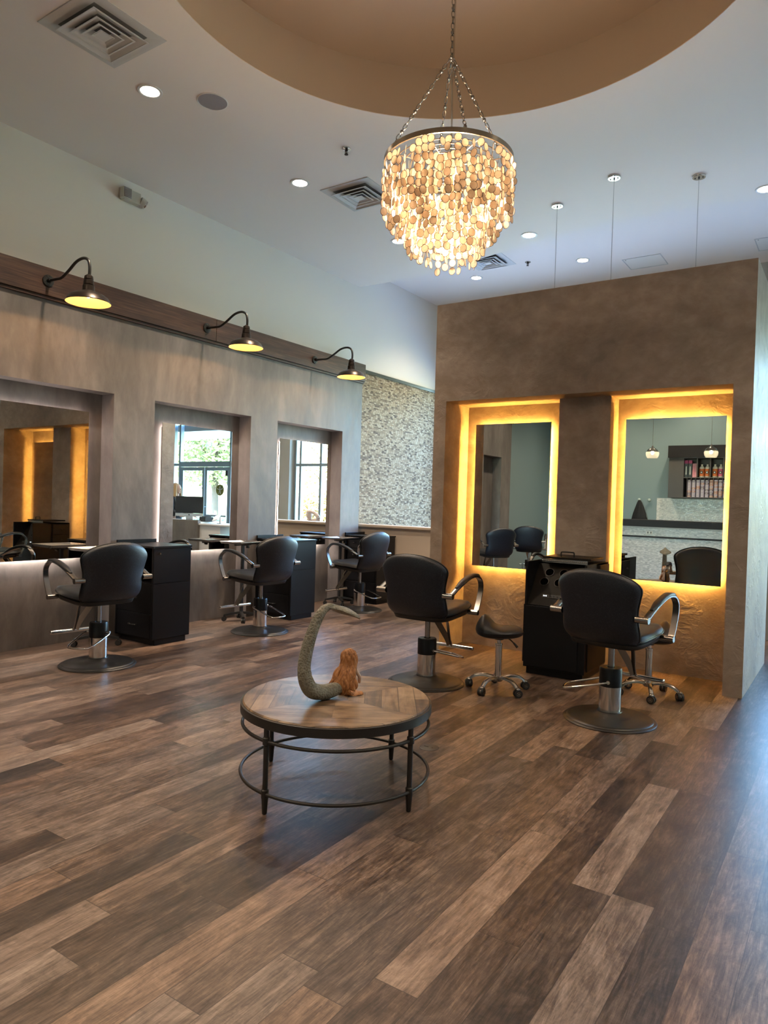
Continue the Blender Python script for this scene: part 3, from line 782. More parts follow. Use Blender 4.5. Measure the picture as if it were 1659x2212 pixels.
cab = make_cabinet('black station cabinet beside the chair at the far left mirror', gk); cab.location = (XF + .008, 4.336, 0)
dup(cab, (XF + .008, 6.306, 0), 0, 'black station cabinet between the middle and last niche mirrors', gk)
dup(cab, (XF + .008, 8.10, 0), 0, 'black station cabinet in the corner under the beige ledge', gk)
dup(cab, (XF + .008, 2.42, 0), 0, 'black station cabinet cut off by the left edge of the photo', gk)

# ------------------------------------------------------------------ vanity cabinet between amber mirrors
t = thing('vanity_cabinet', 'black appliance cabinet with hinged lid standing between the amber mirrors', 'cabinet', (-2.36, 5.75, 0))
W, D, H = .535, .59, .972
b = MB(); b.box(.02, .03, 0, W - .02, D, .06); b.box(0, .006, .06, W, D, .595)
b.box(0, 0, .595, .02, D, H); b.box(W - .02, 0, .595, W, D, H); b.box(.02, D - .02, .595, W - .02, D, H); b.box(-.012, .01, .10, 0, D - .02, .60)
obj('carcass', b, 'laminate', t, bevel=.002)
obj('front_panel', MB().box(.008, -.006, .075, W - .06, .006, .590), 'laminate', t, bevel=.002)
sh = MB(); sh.add([(.02, .015, .60), (W - .02, .015, .60), (W - .02, .26, .945), (.02, .26, .945), (.02, .03, .596), (W - .02, .03, .596), (W - .02, .275, .94), (.02, .275, .94)], [(0, 1, 2, 3), (4, 7, 6, 5), (0, 4, 5, 1), (2, 6, 7, 3), (0, 3, 7, 4), (1, 5, 6, 2)])
sl = obj('tool_shelf', sh, 'laminate_brown', t)
nrm = Vector((0, -.345, .245)).normalized(); 
def onsh(x, s_): return Vector((x, .015 + .245 * s_, .60 + .345 * s_))
for x, s_ in ((.14, .78), (.115, .55), (.27, .78), (.245, .55)):
    c = onsh(x, s_); q = MB(); q.cyl(c + nrm * .001, c + nrm * .006, .041, 26); r_ = Vector((1, 0, 0)); u_ = nrm.cross(r_)
    ho = obj('holder_ring', q, 'iron', sl, 40)
    q = MB(); q.cyl(c + nrm * .005, c + nrm * .0068, .035, 26); obj('painted_hole', q, 'hole', ho, 40)  # flat black disc paints the shade inside an open holder
ps = MB(); 
a_, b_ = onsh(.13, .22), onsh(.40, .22); u_ = Vector((0, .245, .345)).normalized()
ps.add([a_ - u_ * .016 + nrm * .006, b_ - u_ * .016 + nrm * .006, b_ + u_ * .016 + nrm * .006, a_ + u_ * .016 + nrm * .006], [(0, 1, 2, 3)])
pst = obj('power_strip', ps, 'rubber', sl)
q = MB()
for i in range(3): c = onsh(.145 + .012 * i, .22) + nrm * .008; q.box(c.x - .0025, c.y - .002, c.z - .006, c.x + .0025, c.y + .002, c.z + .006)
obj('indicator_light', q, emit('indicator', (.9, .95, 1), .5), pst)
q = MB()
for i in range(6): c = onsh(.20 + .033 * i, .22) + nrm * .0075; q.cyl(c, c + nrm * .0015, .008, 10)
obj('socket', q, 'matte_dark', pst)
tp = MB(); tp.box(.0, .255, H - .018, W, D, H); obj('top', tp, 'laminate', t, bevel=.002)
ld = MB(); ld.box(.07, .20, H + .022, .50, .56, H + .040); lid = obj('lid', ld, 'laminate_brown', t, bevel=.003)
hg = MB(); hg.box(.07, .196, H - .012, .475, .202, H + .02)
hin = obj('hinge', hg, 'brushed', lid)
q = MB()
for i in range(22): q.cyl((.072 + i * .0183, .195, H + .005), (.084 + i * .0183, .195, H + .005), .0045, 8)
obj('hinge_knuckle', q, 'chrome', hin, 40)
hd = MB(); hd.tube(bez([(.225, .24, H + .04), (.225, .24, H + .075), (.24, .24, H + .084), (.325, .24, H + .084), (.34, .24, H + .075), (.34, .24, H + .04)], 4), .006, 8); obj('handle', hd, 'black_metal', lid, 50)
for nm, x, sx in (('left', -.012, -1), ('right', W, 1)):
    for (y0, y1, z0, z1) in ((.30, .57, .80, .955), (.30, .57, .64, .795)):
        dr = obj('drawer', MB().box(min(x, x + sx * .018), y0, z0, max(x, x + sx * .018), y1, z1), 'laminate_brown', t, bevel=.002)
        k = MB(); k.ball((x + sx * .03, (y0 + y1) / 2, (z0 + z1) / 2), .012); obj('knob', k, 'black_metal', dr, 60)
obj('side_panel', MB().box(W, .05, .08, W + .012, .56, .60), 'laminate_brown', t, bevel=.002)

# ------------------------------------------------------------------ round coffee table and the mermaid
TC = (-2.165, 2.848); TH = .447
t = thing('coffee_table', 'round coffee table with parquet top and black iron frame', 'table', (*TC, 0), math.atan2(.557, .83))
tp = MB(); tp.lathe([(.0001, TH - .03), (.470, TH - .03), (.472, TH - .006), (.466, TH), (.0001, TH)], 96); obj('tabletop', tp, 'tabletop', t, 40)
rm = MB(); rm.lathe([(.462, TH - .052), (.482, TH - .052), (.482, TH - .010), (.472, TH - .008), (.462, TH - .03)], 96); obj('rim', rm, 'iron', t, 30)
ur = MB(); ur.ring(.470, .0085, (0, 0, .335), 96); obj('upper_ring', ur, 'iron', t, 60)
lr = MB(); lr.ring(.474, .0085, (0, 0, .095), 96); obj('lower_ring', lr, 'iron', t, 60)
th0 = math.atan2(.557, .83)
for a in (-1.66, -.08, 3.07, 1.49):
    a -= th0; x, y = .47 * cos(a), .47 * sin(a)
    lg = MB(); lg.lathe([(.008, 0), (.0115, .004), (.0155, .07), (.0175, .078), (.0175, .112), (.0125, .116), (.0125, .318), (.0175, .322), (.0175, .352), (.0125, .356), (.0125, TH - .05)], 14, (x, y, 0))
    obj('leg', lg, 'iron', t, 40)
ms = thing('mermaid_statue', 'mermaid figurine with tall curled grey tail and long ginger hair on the coffee table', 'statue', (*TC, TH), R(76))
tail = [(.012, .045, .030), (-.039, .037, .037), (-.085, .040, .039), (-.13, .062, .039), (-.158, .118, .036), (-.166, .182, .0325), (-.158, .248, .031), (-.141, .320, .029), (-.116, .392, .026), (-.087, .447, .023), (-.055, .468, .017), (-.015, .462, .011)]
US = 1.28
path = bez([(u * US, 0, z) for u, z, r in tail], 6)
rad = bez([(r, 0, 0) for u, z, r in tail], 6)
tb = MB(); sg_ = 16
tb.sweep(path, [(cos(2 * PI * k / sg_), sin(2 * PI * k / sg_) * (1.08 if sin(2 * PI * k / sg_) > 0 else .95)) for k in range(sg_)], up=(0, 0, 1), scales=[p.x for p in rad])
obj('tail', tb, 'scales', ms, 70)
fk = MB(); cl = bez([(-.06, 0, .468), (-.02, 0, .463), (.03, 0, .448), (.07, 0, .424), (.106, 0, .395)], 5); hw = [.016, .036, .072, .062, .010]
hwi = [p.x for p in bez([(h, 0, 0) for h in hw], 5)]
cl = [Vector((p.x * US, p.y, p.z)) for p in cl]
v = []; n = len(cl)
for i, p in enumerate(cl):
    for j in range(9):
        s_ = j / 4 - 1; v.append((p.x - .03 * abs(s_) * hwi[i] / .095, s_ * hwi[i], p.z - .020 * s_ * s_ * hwi[i] / .095 + .009 * (1 - s_ * s_)))
for i, p in enumerate(cl):
    for j in range(9):
        s_ = j / 4 - 1; v.append((p.x - .03 * abs(s_) * hwi[i] / .095, s_ * hwi[i], p.z - .020 * s_ * s_ * hwi[i] / .095 - .009 * (1 - s_ * s_) - .002))
fc = []
for i in range(n - 1):
    for j in range(8):
        a0 = i * 9 + j; fc.append((a0, a0 + 1, a0 + 10, a0 + 9)); b0 = n * 9 + a0; fc.append((b0, b0 + 9, b0 + 10, b0 + 1))
    fc.append((i * 9, (i + 1) * 9, n * 9 + (i + 1) * 9, n * 9 + i * 9)); fc.append((i * 9 + 8, n * 9 + i * 9 + 8, n * 9 + (i + 1) * 9 + 8, (i + 1) * 9 + 8))
fk.add(v, fc); obj('tail_fin', fk, 'scales', ms, 70)
def skin_obj(name, verts, edges, radii, mat, parent, sub=2, root=0):
    me = bpy.data.meshes.new(name); me.from_pydata(verts, edges, []); me.materials.append(M[mat])
    o = bpy.data.objects.new(name, me); link(o, parent)
    o.modifiers.new('skin', 'SKIN'); o.modifiers['skin'].use_smooth_shade = True
    for i, r in enumerate(radii):
        sv = me.skin_vertices[0].data[i]; sv.radius = r if isinstance(r, tuple) else (r, r); sv.use_root = (i == root)
    if sub: s_ = o.modifiers.new('sub', 'SUBSURF'); s_.levels = sub; s_.render_levels = sub
    return o
WM = Matrix.Translation((.072, 0, 0)) @ Matrix.Rotation(R(-55), 4, 'Z') @ Matrix.Translation((-.056, 0, 0))
# the figure turns away from the tail
sv_ = [(.02, 0, .045), (.045, .0, .06), (.055, .0, .10), (.056, .005, .135), (.056, .01, .158), (.056, .012, .175),
       (.090, .01, .132), (.108, .03, .09), (.098, .065, .05), (.022, .01, .132), (.006, .035, .09), (.02, .07, .055)]
se_ = [(0, 1), (1, 2), (2, 3), (3, 4), (4, 5), (3, 6), (6, 7), (7, 8), (3, 9), (9, 10), (10, 11)]
skin_obj('figure', [tuple(WM @ Vector(q)) for q in sv_], se_, [.028, .028, .024, .026, .012, .012, .011, .010, .008, .011, .010, .008], 'marble', ms)
hm = MB(); hm.ball((.056, .018, .195), (.027, .030, .036), 16, 10); hm.ball((.056, .047, .190), (.005, .006, .006), 8, 6); hm.ball((.056, .043, .178), (.009, .005, .004), 8, 6)
obj('head', hm.xf(WM), 'marble', ms, 80)
hh = MB(); hh.ball((.056, .004, .198), (.038, .036, .043), 20, 12)
rnd = random.Random(3)
for i in range(30):
    a = -PI * (i + .5) / 30; x0, y0 = .056 + .033 * cos(a), .006 + .028 * sin(a)
    end = (.036 + (i / 29 - .5) * -.02) 
    ex = .038 + cos(a) * .060 + rnd.uniform(-.006, .006); ey = -.012 + sin(a) * .036; ez = .012 + rnd.uniform(0, .04) * abs(cos(a)) + (.02 if cos(a) < -.5 else 0)
    w_ = rnd.uniform(-.012, .012)
    pp = bez([(.056 + .55 * (x0 - .056), .5 * y0, .224), (x0, y0, .205), (x0 + .1 * (x0 - .056), y0 - .006, .155), (.5 * (x0 + ex) + w_, .5 * (y0 + ey) - .016, .11), (ex - w_, ey - .014, .06), (ex + w_ * 1.4, ey - .004, ez)], 5)
    k = len(pp); hh.tube(pp, .012, 7, rr=[.9 + .35 * sin(j * 1.1 + i) * .4 if j < k - 4 else .9 * (k - j) / 4 for j in range(k)])
obj('hair', hh.xf(WM), 'ginger', ms, 80)
bs = MB(); bs.pillow([(.055 + .075 * cos(2 * PI * k / 24), .03 + .055 * sin(2 * PI * k / 24)) for k in range(24)], .014, .0, lambda a, b, tt: (a, b, .001 + tt + .004 * sin(a * 120)), 5, 2.2)
obj('rock_base', bs.xf(WM), 'ginger', ms, 60)

# floor outlet
t = thing('floor_outlet', 'round brown floor outlet cover set in the planks behind the table', 'outlet', (-2.054, 3.618, 0))
q = MB(); q.lathe([(.058, 0), (.058, .002), (.054, .0035), (.0001, .0035)], 40); obj('cover', q, 'outlet', t, 40)
q = MB(); q.box(-.035, -.004, .0035, -.005, .004, .0042); q.cyl((.02, 0, .0035), (.02, 0, .0042), .004, 8); obj('slot', q, 'matte_dark', t)

# ------------------------------------------------------------------ barn sconces
def make_sconce(label, group):
    t = thing('barn_sconce', label, 'lamp', (0, 0, 0), 0, group)
    q = MB(); q.cyl((0, 0, 0), (.012, 0, 0), .052, 28); pl = obj('wall_plate', q, 'black_metal', t, 40, .002)
    q = MB()
    for k in range(4): q.ball((.013, .036 * cos(k * PI / 2 + .3), .036 * sin(k * PI / 2 + .3)), .006, 8, 6)
    obj('screw', q, 'brushed', pl, 60)
    q = MB(); arm = bez([(.01, 0, 0), (.14, 0, -.006), (.22, 0, -.004), (.32, 0, .04), (.43, 0, .098), (.53, 0, .112), (.60, 0, .085), (.625, 0, .02), (.622, 0, -.06)], 6); q.tube(arm, .0125, 12, up=(0, 1, 0)); q.cyl((.01, 0, 0), (.05, 0, 0), .02, 14)
    obj('gooseneck', q, 'black_metal', t, 60)
    c = (.615, 0, -.01)
    q = MB(); q.lathe([(.016, -.03), (.034, -.045), (.038, -.07), (.034, -.074), (.040, -.08), (.043, -.115), (.038, -.119), (.047, -.124), (.050, -.155), (.052, -.17), (.09, -.187), (.13, -.202), (.158, -.222), (.176, -.252), (.182, -.262), (.180, -.268)], 44, c, caps=False)
    sh_ = obj('shade', q, 'bronze', t, 30)
    q = MB(); prof = [(.0001, -.172), (.05, -.178), (.088, -.193), (.127, -.208), (.154, -.227), (.172, -.255), (.180, -.2685)]
    q.lathe(prof, 44, c, caps=False); obj('shade_lining', q, 'shade_in', t, 40)
    q = MB(); q.ball((c[0], 0, c[2] - .198), (.022, .022, .030)); q.cyl((c[0], 0, c[2] - .165), (c[0], 0, c[2] - .18), .014); obj('bulb', q, 'bulb', t, 60)
    for o_ in (sh_,): pass
    return t
gg = 'gooseneck barn lamps on the dark beam'
sc_ = make_sconce('black gooseneck barn lamp nearest the camera on the dark beam', gg); sc_.location = (-6.06, 3.537, 3.33)
SL = [sc_, dup(sc_, (-6.06, 5.388, 3.318), 0, 'black gooseneck barn lamp in the middle of the dark beam', gg), dup(sc_, (-6.06, 7.266, 3.31), 0, 'black gooseneck barn lamp at the far end of the dark beam', gg)]
for s_ in SL:
    light('sconce_light', 'POINT', (s_.location.x + .615, s_.location.y, s_.location.z - .252), 4.2, (1.0, .54, .20), shadow_soft_size=.01)

# ------------------------------------------------------------------ chandelier
CZ = 3.43
cd = thing('chandelier', 'capiz shell chandelier hanging from the round ceiling recess', 'chandelier', (*DC, 0))
fr = MB()
fr.ring(.372, .0, (0, 0, CZ), 80, prof=[(-.004, -.014), (.004, -.014), (.004, .014), (-.004, .014)])
frame = obj('ring_frame', fr, 'brass', cd, 40)
fi = MB()
for r_ in (.32, .27, .22, .17): fi.ring(r_, .003, (0, 0, CZ - .02), 56)
for k in range(4):
    a = k * PI / 4 + .2; fi.cyl((-.37 * cos(a), -.37 * sin(a), CZ - .02), (.37 * cos(a), .37 * sin(a), CZ - .02), .003, 6)
obj('inner_ring', fi, 'brass', cd, 60)
HOOK = 4.03
def chain(mb, p0, p1, ll=.042, r=.0026, w=.0085):
    p0, p1 = Vector(p0), Vector(p1); d = p1 - p0; n = max(1, int(d.length / (ll * .82))); d.normalize()
    a = d.orthogonal().normalized(); b = d.cross(a); step = (p1 - p0).length / n
    for i in range(n):
        c = p0 + d * step * (i + .5); s_ = a if i % 2 else b
        pts = [c + d * (ll / 2) * cos(2 * PI * k / 12) * 1.0 + s_ * w * sin(2 * PI * k / 12) for k in range(12)]
        mb.tube(pts, r, 5, True, up=tuple(d.cross(s_)))
        if i % 4 == 0: mb.ball(tuple(c), .011, 8, 6)
for k in range(4):
    a = k * PI / 2 + .75; q = MB(); chain(q, (.365 * cos(a), .365 * sin(a), CZ + .012), (.012 * cos(a), .012 * sin(a), HOOK)); obj('chain', q, 'brushed', cd, 60)
q = MB(); chain(q, (0, 0, HOOK), (0, 0, 5.075)); obj('hanging_chain', q, 'brushed', cd, 60)
q = MB(); q.tube(bez([(.01, 0, CZ - .25), (.012, .004, CZ + .2), (.006, 0, HOOK - .1), (.012, 0, HOOK), (.009, .006, 4.5), (.01, 0, 5.08)], 6), .005, 6, up=(1, 0, 0)); obj('cord', q, 'satin', cd, 60)
q = MB(); q.ring(.016, .003, (0, 0, HOOK), 16); q.ball((0, 0, HOOK), .014); obj('hook', q, 'brushed', cd, 60)
q = MB(); q.lathe([(.065, 5.098), (.065, 5.085), (.03, 5.07), (.0001, 5.068)], 28); obj('canopy', q, 'brushed', cd, 40)
bz = MB(); bz.cyl((0, 0, CZ - .02), (0, 0, 3.02), .008, 10)
for z in (3.2, 3.05): bz.ring(.06, .004, (0, 0, z), 24)
bl = []
for k in range(6):
    a = k * PI / 3 + .4; z = 3.235 if k % 2 else 3.06; R_ = .11
    bz.tube([(0, 0, z), (R_ * .6 * cos(a), R_ * .6 * sin(a), z - .03), (R_ * cos(a), R_ * sin(a), z)], .005, 6); bz.cyl((R_ * cos(a), R_ * sin(a), z), (R_ * cos(a), R_ * sin(a), z + .05), .012, 10)
    bl.append((R_ * cos(a), R_ * sin(a), z + .085))
obj('lamp_arm', bz, 'brass', cd, 50)
for p in bl:
    q = MB(); q.lathe([(.0001, -.035), (.010, -.032), (.019, -.012), (.017, .008), (.007, .03), (.0001, .04)], 14, p); obj('bulb', q, 'bulb', cd, 60)
# shells
dm = MB(); n = 14; rr_ = .0212; tk = .0008
v = [(0, -tk, -0)] + [(rr_ * .91 * cos(2 * PI * k / n), -tk, rr_ * 1.14 * .91 * sin(2 * PI * k / n)) for k in range(n)] + [(rr_ * cos(2 * PI * k / n), -tk * .6, rr_ * 1.14 * sin(2 * PI * k / n)) for k in range(n)]
v2 = [(x, -y, z) for x, y, z in v]; f = []; N1 = len(v)
for k in range(n):
    k2 = (k + 1) % n
    f += [((0, 1 + k, 1 + k2), 0), ((1 + k, 1 + n + k, 1 + n + k2, 1 + k2), 1), ((N1, N1 + 1 + k2, N1 + 1 + k), 0), ((N1 + 1 + k2, N1 + 1 + n + k2, N1 + 1 + n + k, N1 + 1 + k), 1), ((1 + n + k, N1 + 1 + n + k, N1 + 1 + n + k2, 1 + n + k2), 1)]
M['shell_edge'] = plain('dark shell edging', (.06, .035, .02), .4, .5)
DV, DF, DMI = v + v2, [q[0] for q in f], [q[1] for q in f]
places = []; rnd = random.Random(11)
for R_, zb, ns in ((.372, 3.095, 54), (.322, 3.03, 45), (.272, 2.965, 38), (.222, 2.90, 31), (.172, 2.835, 24)):
    for i in range(ns):
        a = 2 * PI * (i + rnd.uniform(-.2, .2)) / ns; z = (CZ - .035 - rnd.uniform(0, .03)) if R_ > .35 else min(CZ - .05, zb + (.30 if R_ > .3 else .21) - rnd.uniform(0, .03)); end = zb + rnd.uniform(0, .035)
        while z > end:
            places.append((R_ + rnd.uniform(-.008, .008), a + rnd.uniform(-.02, .02), z, rnd.uniform(-1.0, 1.0) if rnd.random() < .8 else rnd.uniform(-PI / 2, PI / 2), rnd.uniform(-.12, .12))); z -= .0445
cam2d = Vector((-DC[0], -DC[1])).normalized()
def frontness(p): return (p[0] * (cos(p[1]) * cam2d.x + sin(p[1]) * cam2d.y)) + (abs(cos(p[3])) * .06)
places.sort(key=lambda p: -frontness(p))
def pmat(p): return Matrix.Translation((p[0] * cos(p[1]), p[0] * sin(p[1]), p[2])) @ Matrix.Rotation(p[1] + PI / 2 + p[3], 4, 'Z') @ Matrix.Rotation(p[4], 4, 'X')
sm = None
for p in places[:100]:
    if sm is None:
        q = MB(); q.v = DV; q.f = DF; q.mi = DMI; so_ = obj('shell_disc', q, ['shell', 'shell_edge'], cd); sm = so_.data
    else:
        so_ = bpy.data.objects.new('shell_disc', sm); link(so_, cd)
    so_.matrix_local = pmat(p)
big = MB(); 
for p in places[100:]:
    mt = pmat(p); o0 = len(big.v); big.v += [tuple(mt @ Vector(q)) for q in DV]; big.f += [tuple(i + o0 for i in q) for q in DF]; big.mi += DMI
st_ = MB(); 
so_ = obj('shell_discs', big, ['shell', 'shell_edge'], cd); so_['kind'] = 'stuff'
for z_, e_ in ((3.28, 26), (3.10, 9)): light('chandelier_light', 'POINT', (DC[0], DC[1], z_), e_, (1.0, .76, .54), shadow_soft_size=.10)

# ------------------------------------------------------------------ ceiling fittings
def make_can(label, group):
    t = thing('recessed_downlight', label, 'downlight', (0, 0, 0), 0, group)
    q = MB(); q.lathe([(.098, 0), (.097, -.006), (.085, -.009), (.073, -.004)], 36, caps=False); obj('trim_ring', q, 'white', t, 40)
    q = MB(); q.lathe([(.0001, -.003), (.073, -.004)], 36); obj('lens', q, 'can', t, 40)
    return t
gd = 'round recessed downlights in the ceiling'
cans = [(-4.81, 3.623, ZC, 'lit recessed downlight nearest the large vent and the speaker'), (-4.833, 5.481, ZC, 'lit recessed downlight just left of the middle vent'), (-4.821, 7.329, ZC, 'lit recessed downlight at the lower left edge of the chandelier'),
        (-3.352, 7.927, ZC, 'lit recessed downlight right of the chandelier near the ceiling step'), (-5.039, 9.898, ZH, 'farthest small recessed downlight under the chandelier'), (-3.362, 9.912, ZH, 'lit recessed downlight on the far ceiling between two pendant cords'),
        (-.854, 7.935, ZC, 'lit recessed downlight cut by the right edge of the photo'),
        (-4.82, 1.7, ZC, 'unseen fill downlight added behind the camera on the left'), (-4.82, -.2, ZC, 'unseen fill downlight added behind the camera near the teal corner'), (-1.6, -.8, ZC, 'unseen fill downlight added behind the camera before the bar'), (.9, 1.4, ZC, 'unseen fill downlight added overhead to the right of the camera'), (.9, 4.6, ZC, 'unseen fill downlight added over the aisle right of the partition'), (-4.6, -2.3, ZC, 'unseen fill downlight added before the teal wall'), (-2.9, -2.6, ZC, 'unseen fill downlight added over the wall unit of bottles'), (-.6, -2.6, ZC, 'unseen fill downlight added over the far end of the bar')]  # this row: unseen downlights added to brighten the room
can0 = None
for x, y, z, lab in cans:
    if can0 is None: can0 = make_can(lab, gd); can0.location = (x, y, z)
    else: dup(can0, (x, y, z), 0, lab, gd)
    light('downlight_beam', 'SPOT', (x, y, z - .02), 115, (1.0, .80, .58), spot_size=R(118), spot_blend=.9, shadow_soft_size=.07)
def make_vent(label, group):
    t = thing('ceiling_vent', label, 'vent', (0, 0, 0), 0, group)
    def sq(mb, a, za, b, zb, th=.006, m=0):
        v = [(x * s_, y * s_, z) for s_, z in ((a, za), (b, zb), (b, zb + th), (a, za + th)) for x, y in ((-1, -1), (1, -1), (1, 1), (-1, 1))]
        f = [(r * 4 + k, r * 4 + (k + 1) % 4, ((r + 1) % 4) * 4 + (k + 1) % 4, ((r + 1) % 4) * 4 + k) for r in range(4) for k in range(4)]
        mb.add(v, f, m)
    q = MB(); sq(q, .303, -.006, .285, -.006); sq(q, .285, -.006, .21, -.002, .0015); obj('frame', q, 'vent', t)
    q = MB(); q.box(-.284, -.284, -.0012, .284, .284, -.0004); obj('duct', q, 'duct', t)
    for a, b in ((.215, .135), (.150, .085), (.098, .045)):
        q = MB(); sq(q, a, -.040, b, -.006, .003); sq(q, a + .004, -.0415, a - .008, -.0415, .003); obj('louver', q, 'vent', t)
    q = MB(); sq(q, .056, -.043, .046, -.036, .004); q.box(-.046, -.046, -.038, .046, .046, -.034); obj('centre_plate', q, 'vent', t, bevel=.002)
    return t
gv_ = 'square louvred ceiling vents'
vn = make_vent('large square ceiling vent at the upper left of the photo', gv_); vn.location = (-4.485, 2.978, ZC)
dup(vn, (-4.46, 6.02, ZC), 0, 'square ceiling vent half hidden by the left side of the chandelier', gv_)
dup(vn, (-4.55, 9.30, ZH), 0, 'square ceiling vent low behind the chandelier, near the white wall', gv_)
sp_ = thing('ceiling_speaker', 'round grey ceiling speaker beside the nearest downlight', 'speaker', (-4.484, 3.985, ZC))
q = MB(); q.lathe([(.125, 0), (.125, -.004), (.119, -.007), (.117, -.004)], 40, caps=False); obj('rim', q, 'white', sp_, 40)
q = MB(); q.lathe([(.0001, -.006), (.117, -.0045)], 40); obj('grille', q, plain('speaker grille', (.30, .27, .29), .8, grain=.6, gscale=500), sp_, 40)
def make_spr(label, g):
    t = thing('fire_sprinkler', label, 'sprinkler', (0, 0, 0), 0, g)
    q = MB(); q.lathe([(.042, 0), (.040, -.006), (.02, -.009), (.018, -.004)], 24); obj('escutcheon', q, 'chrome', t, 40)
    q = MB(); q.lathe([(.012, -.004), (.012, -.02), (.006, -.024), (.005, -.05), (.018, -.052), (.018, -.055), (.0001, -.056)], 16); q.tube([(-.015, 0, -.012), (-.014, 0, -.04), (0, 0, -.05)], .003, 6, up=(0, 1, 0)); q.tube([(.015, 0, -.012), (.014, 0, -.04), (0, 0, -.05)], .003, 6, up=(0, 1, 0)); obj('head', q, 'bronze', t, 40)
    return t
gsx = 'pendent fire sprinklers'
s1 = make_spr('fire sprinkler on the ceiling above the middle vent', gsx); s1.location = (-4.0, 5.163, ZC)
dup(s1, (-4.071, 9.61, ZH), 0, 'fire sprinkler on the far ceiling between vent and downlight', gsx)
for (x, y, lab) in ((-2.62, 10.40, 'flat square ceiling hatch between the second and third pendant cords'), (-.95, 10.44, 'flat square ceiling hatch at the right edge of the photo')):
    t = thing('access_hatch', lab, 'hatch', (x, y, ZH), 0, 'flat white ceiling hatches')
    q = MB(); q.box(-.25, -.23, -.004, .25, .23, 0); obj('panel', q, 'paint', t, bevel=.001)
    q = MB()
    for a in ((-.262, -.242, .262, -.232), (-.262, .232, .262, .242), (-.262, -.232, -.252, .232), (.252, -.232, .262, .232)): q.box(a[0], a[1], -.006, a[2], a[3], 0)
    obj('hatch_frame', q, 'vent', t)
    q = MB(); q.cyl((-.22, -.2, -.004), (-.22, -.2, -.006), .008, 8); obj('latch', q, 'brushed', t)
t = thing('emergency_light', 'beige twin head emergency light high on the white wall', 'lamp', (XW, 4.58, 4.51))
q = MB(); q.box(.001, -.125, -.06, .07, .075, .06); obj('housing', q, 'plastic', t, bevel=.006)
q = MB(); q.box(.03, -.155, -.055, .10, -.06, .05, 0); q.box(.10, -.15, -.05, .105, -.065, .045, 1)
for i in range(6): q.box(.105, -.148, -.046 + i * .016, .108, -.068, -.040 + i * .016, 1)
obj('lamp_head', q, ['plastic', 'brushed'], t)
q = MB(); q.cyl((.045, .08, -.01), (.055, .125, -.03), .05, 18); lh = obj('lamp_head', q, 'plastic', t, 40)
q = MB(); q.cyl((.055, .125, -.03), (.058, .138, -.036), .047, 18); obj('reflector', q, 'chrome', lh, 40)

# pendants
def make_pendant(label, group, ztop, drop):
    t = thing('pendant_lamp', label, 'lamp', (0, 0, 0), 0, group)
    q = MB(); q.lathe([(.062, 0), (.062, -.012), (.058, -.018), (.0001, -.019)], 30); cn_ = obj('canopy', q, 'chrome', t, 40)
    q = MB(); q.cyl((-.035, 0, -.018), (-.035, 0, -.024), .006, 8); q.cyl((.035, 0, -.018), (.035, 0, -.024), .006, 8); q.cyl((0, 0, -.018), (0, 0, -.03), .008, 8); obj('screw', q, 'black_metal', cn_, 40)
    q = MB(); q.cyl((0, 0, -.02), (0, 0, -drop + .12), .0032, 6); obj('cord', q, 'satin', t)
    c = (0, 0, -drop)
    q = MB(); q.lathe([(.018, .13), (.022, .10), (.05, .085), (.09, .055), (.122, .005)], 32, c, caps=False); obj('cap', q, 'chrome', t, 50)
    q = MB(); q.lathe([(.122, .003), (.13, -.025), (.122, -.075), (.10, -.118), (.078, -.126)], 32, c, caps=False); obj('glass_shade', q, 'pglass', t, 50)
    q = MB(); q.ball((0, 0, -drop - .01), (.03, .03, .04)); obj('bulb', q, 'pend_bulb', t, 60)
    return t
gpn = 'chrome pendants hanging behind the partition'
p1 = make_pendant('pendant canopy and cord nearest the chandelier, dropping behind the partition', gpn, ZC, 2.35); p1.location = (-2.768, 7.281, ZC)
dup(p1, (-2.067, 6.932, ZC), 0, 'middle pendant canopy and cord dropping behind the partition', gpn)
dup(p1, (-1.367, 7.315, ZC), 0, 'rightmost pendant canopy and cord dropping behind the partition', gpn)
gpb = 'glass pendants over the bar, reflected in the right amber mirror'
p4 = make_pendant('chrome and glass pendant over the bar, left one in the right mirror', gpb, ZC, 2.06); p4.location = (-3.49, -1.9, ZC)
dup(p4, (-2.39, -1.9, ZC), 0, 'chrome and glass pendant over the bar in front of the bottle shelves', gpb)

# ------------------------------------------------------------------ colour bar seen in the mirrors
t = thing('colour_bar', 'long pearl tiled bar with dark top, reflected in the right amber mirror', 'bar', (-1.2, -2.0, 0))
q = MB(); q.box(-3.3, -.45, 0, 3.2, 0, .872); q.box(-3.3, -.45, .905, 3.2, -.02, 1.07); obj('tile_front', q, 'pearl', t)
q = MB(); q.box(-3.3, -.46, .872, 3.2, .03, .905); obj('dark_shelf', q, 'unit_dark', t)
q = MB(); q.box(-3.34, -.47, 1.07, 3.24, .02, 1.095); obj('pale_lip', q, 'white_line', t)
q = MB(); q.box(-3.36, -.50, 1.095, 3.26, .05, 1.235); obj('bar_top', q, 'unit_dark', t, bevel=.004)
for x in (-2.32, -.83):
    o_ = obj('outlet_plate', MB().box(x - .06, -.018, .94, x + .06, -.012, 1.01), 'bottle', t, bevel=.002)
    q = MB()
    for dx in (-.03, .03): q.box(x + dx - .008, -.012, .955, x + dx + .008, -.0105, .995)
    obj('socket', q, 'matte_dark', o_)
struct('wall_backsplash', MB().box(-3.75, -3.6, 0, 2.4, -3.585, 1.715), 'pearl')
t = thing('shelf_unit', 'grey wall unit of open cubbies with dark fascia on the teal wall', 'shelf', (-3.46, -3.6, 1.725))
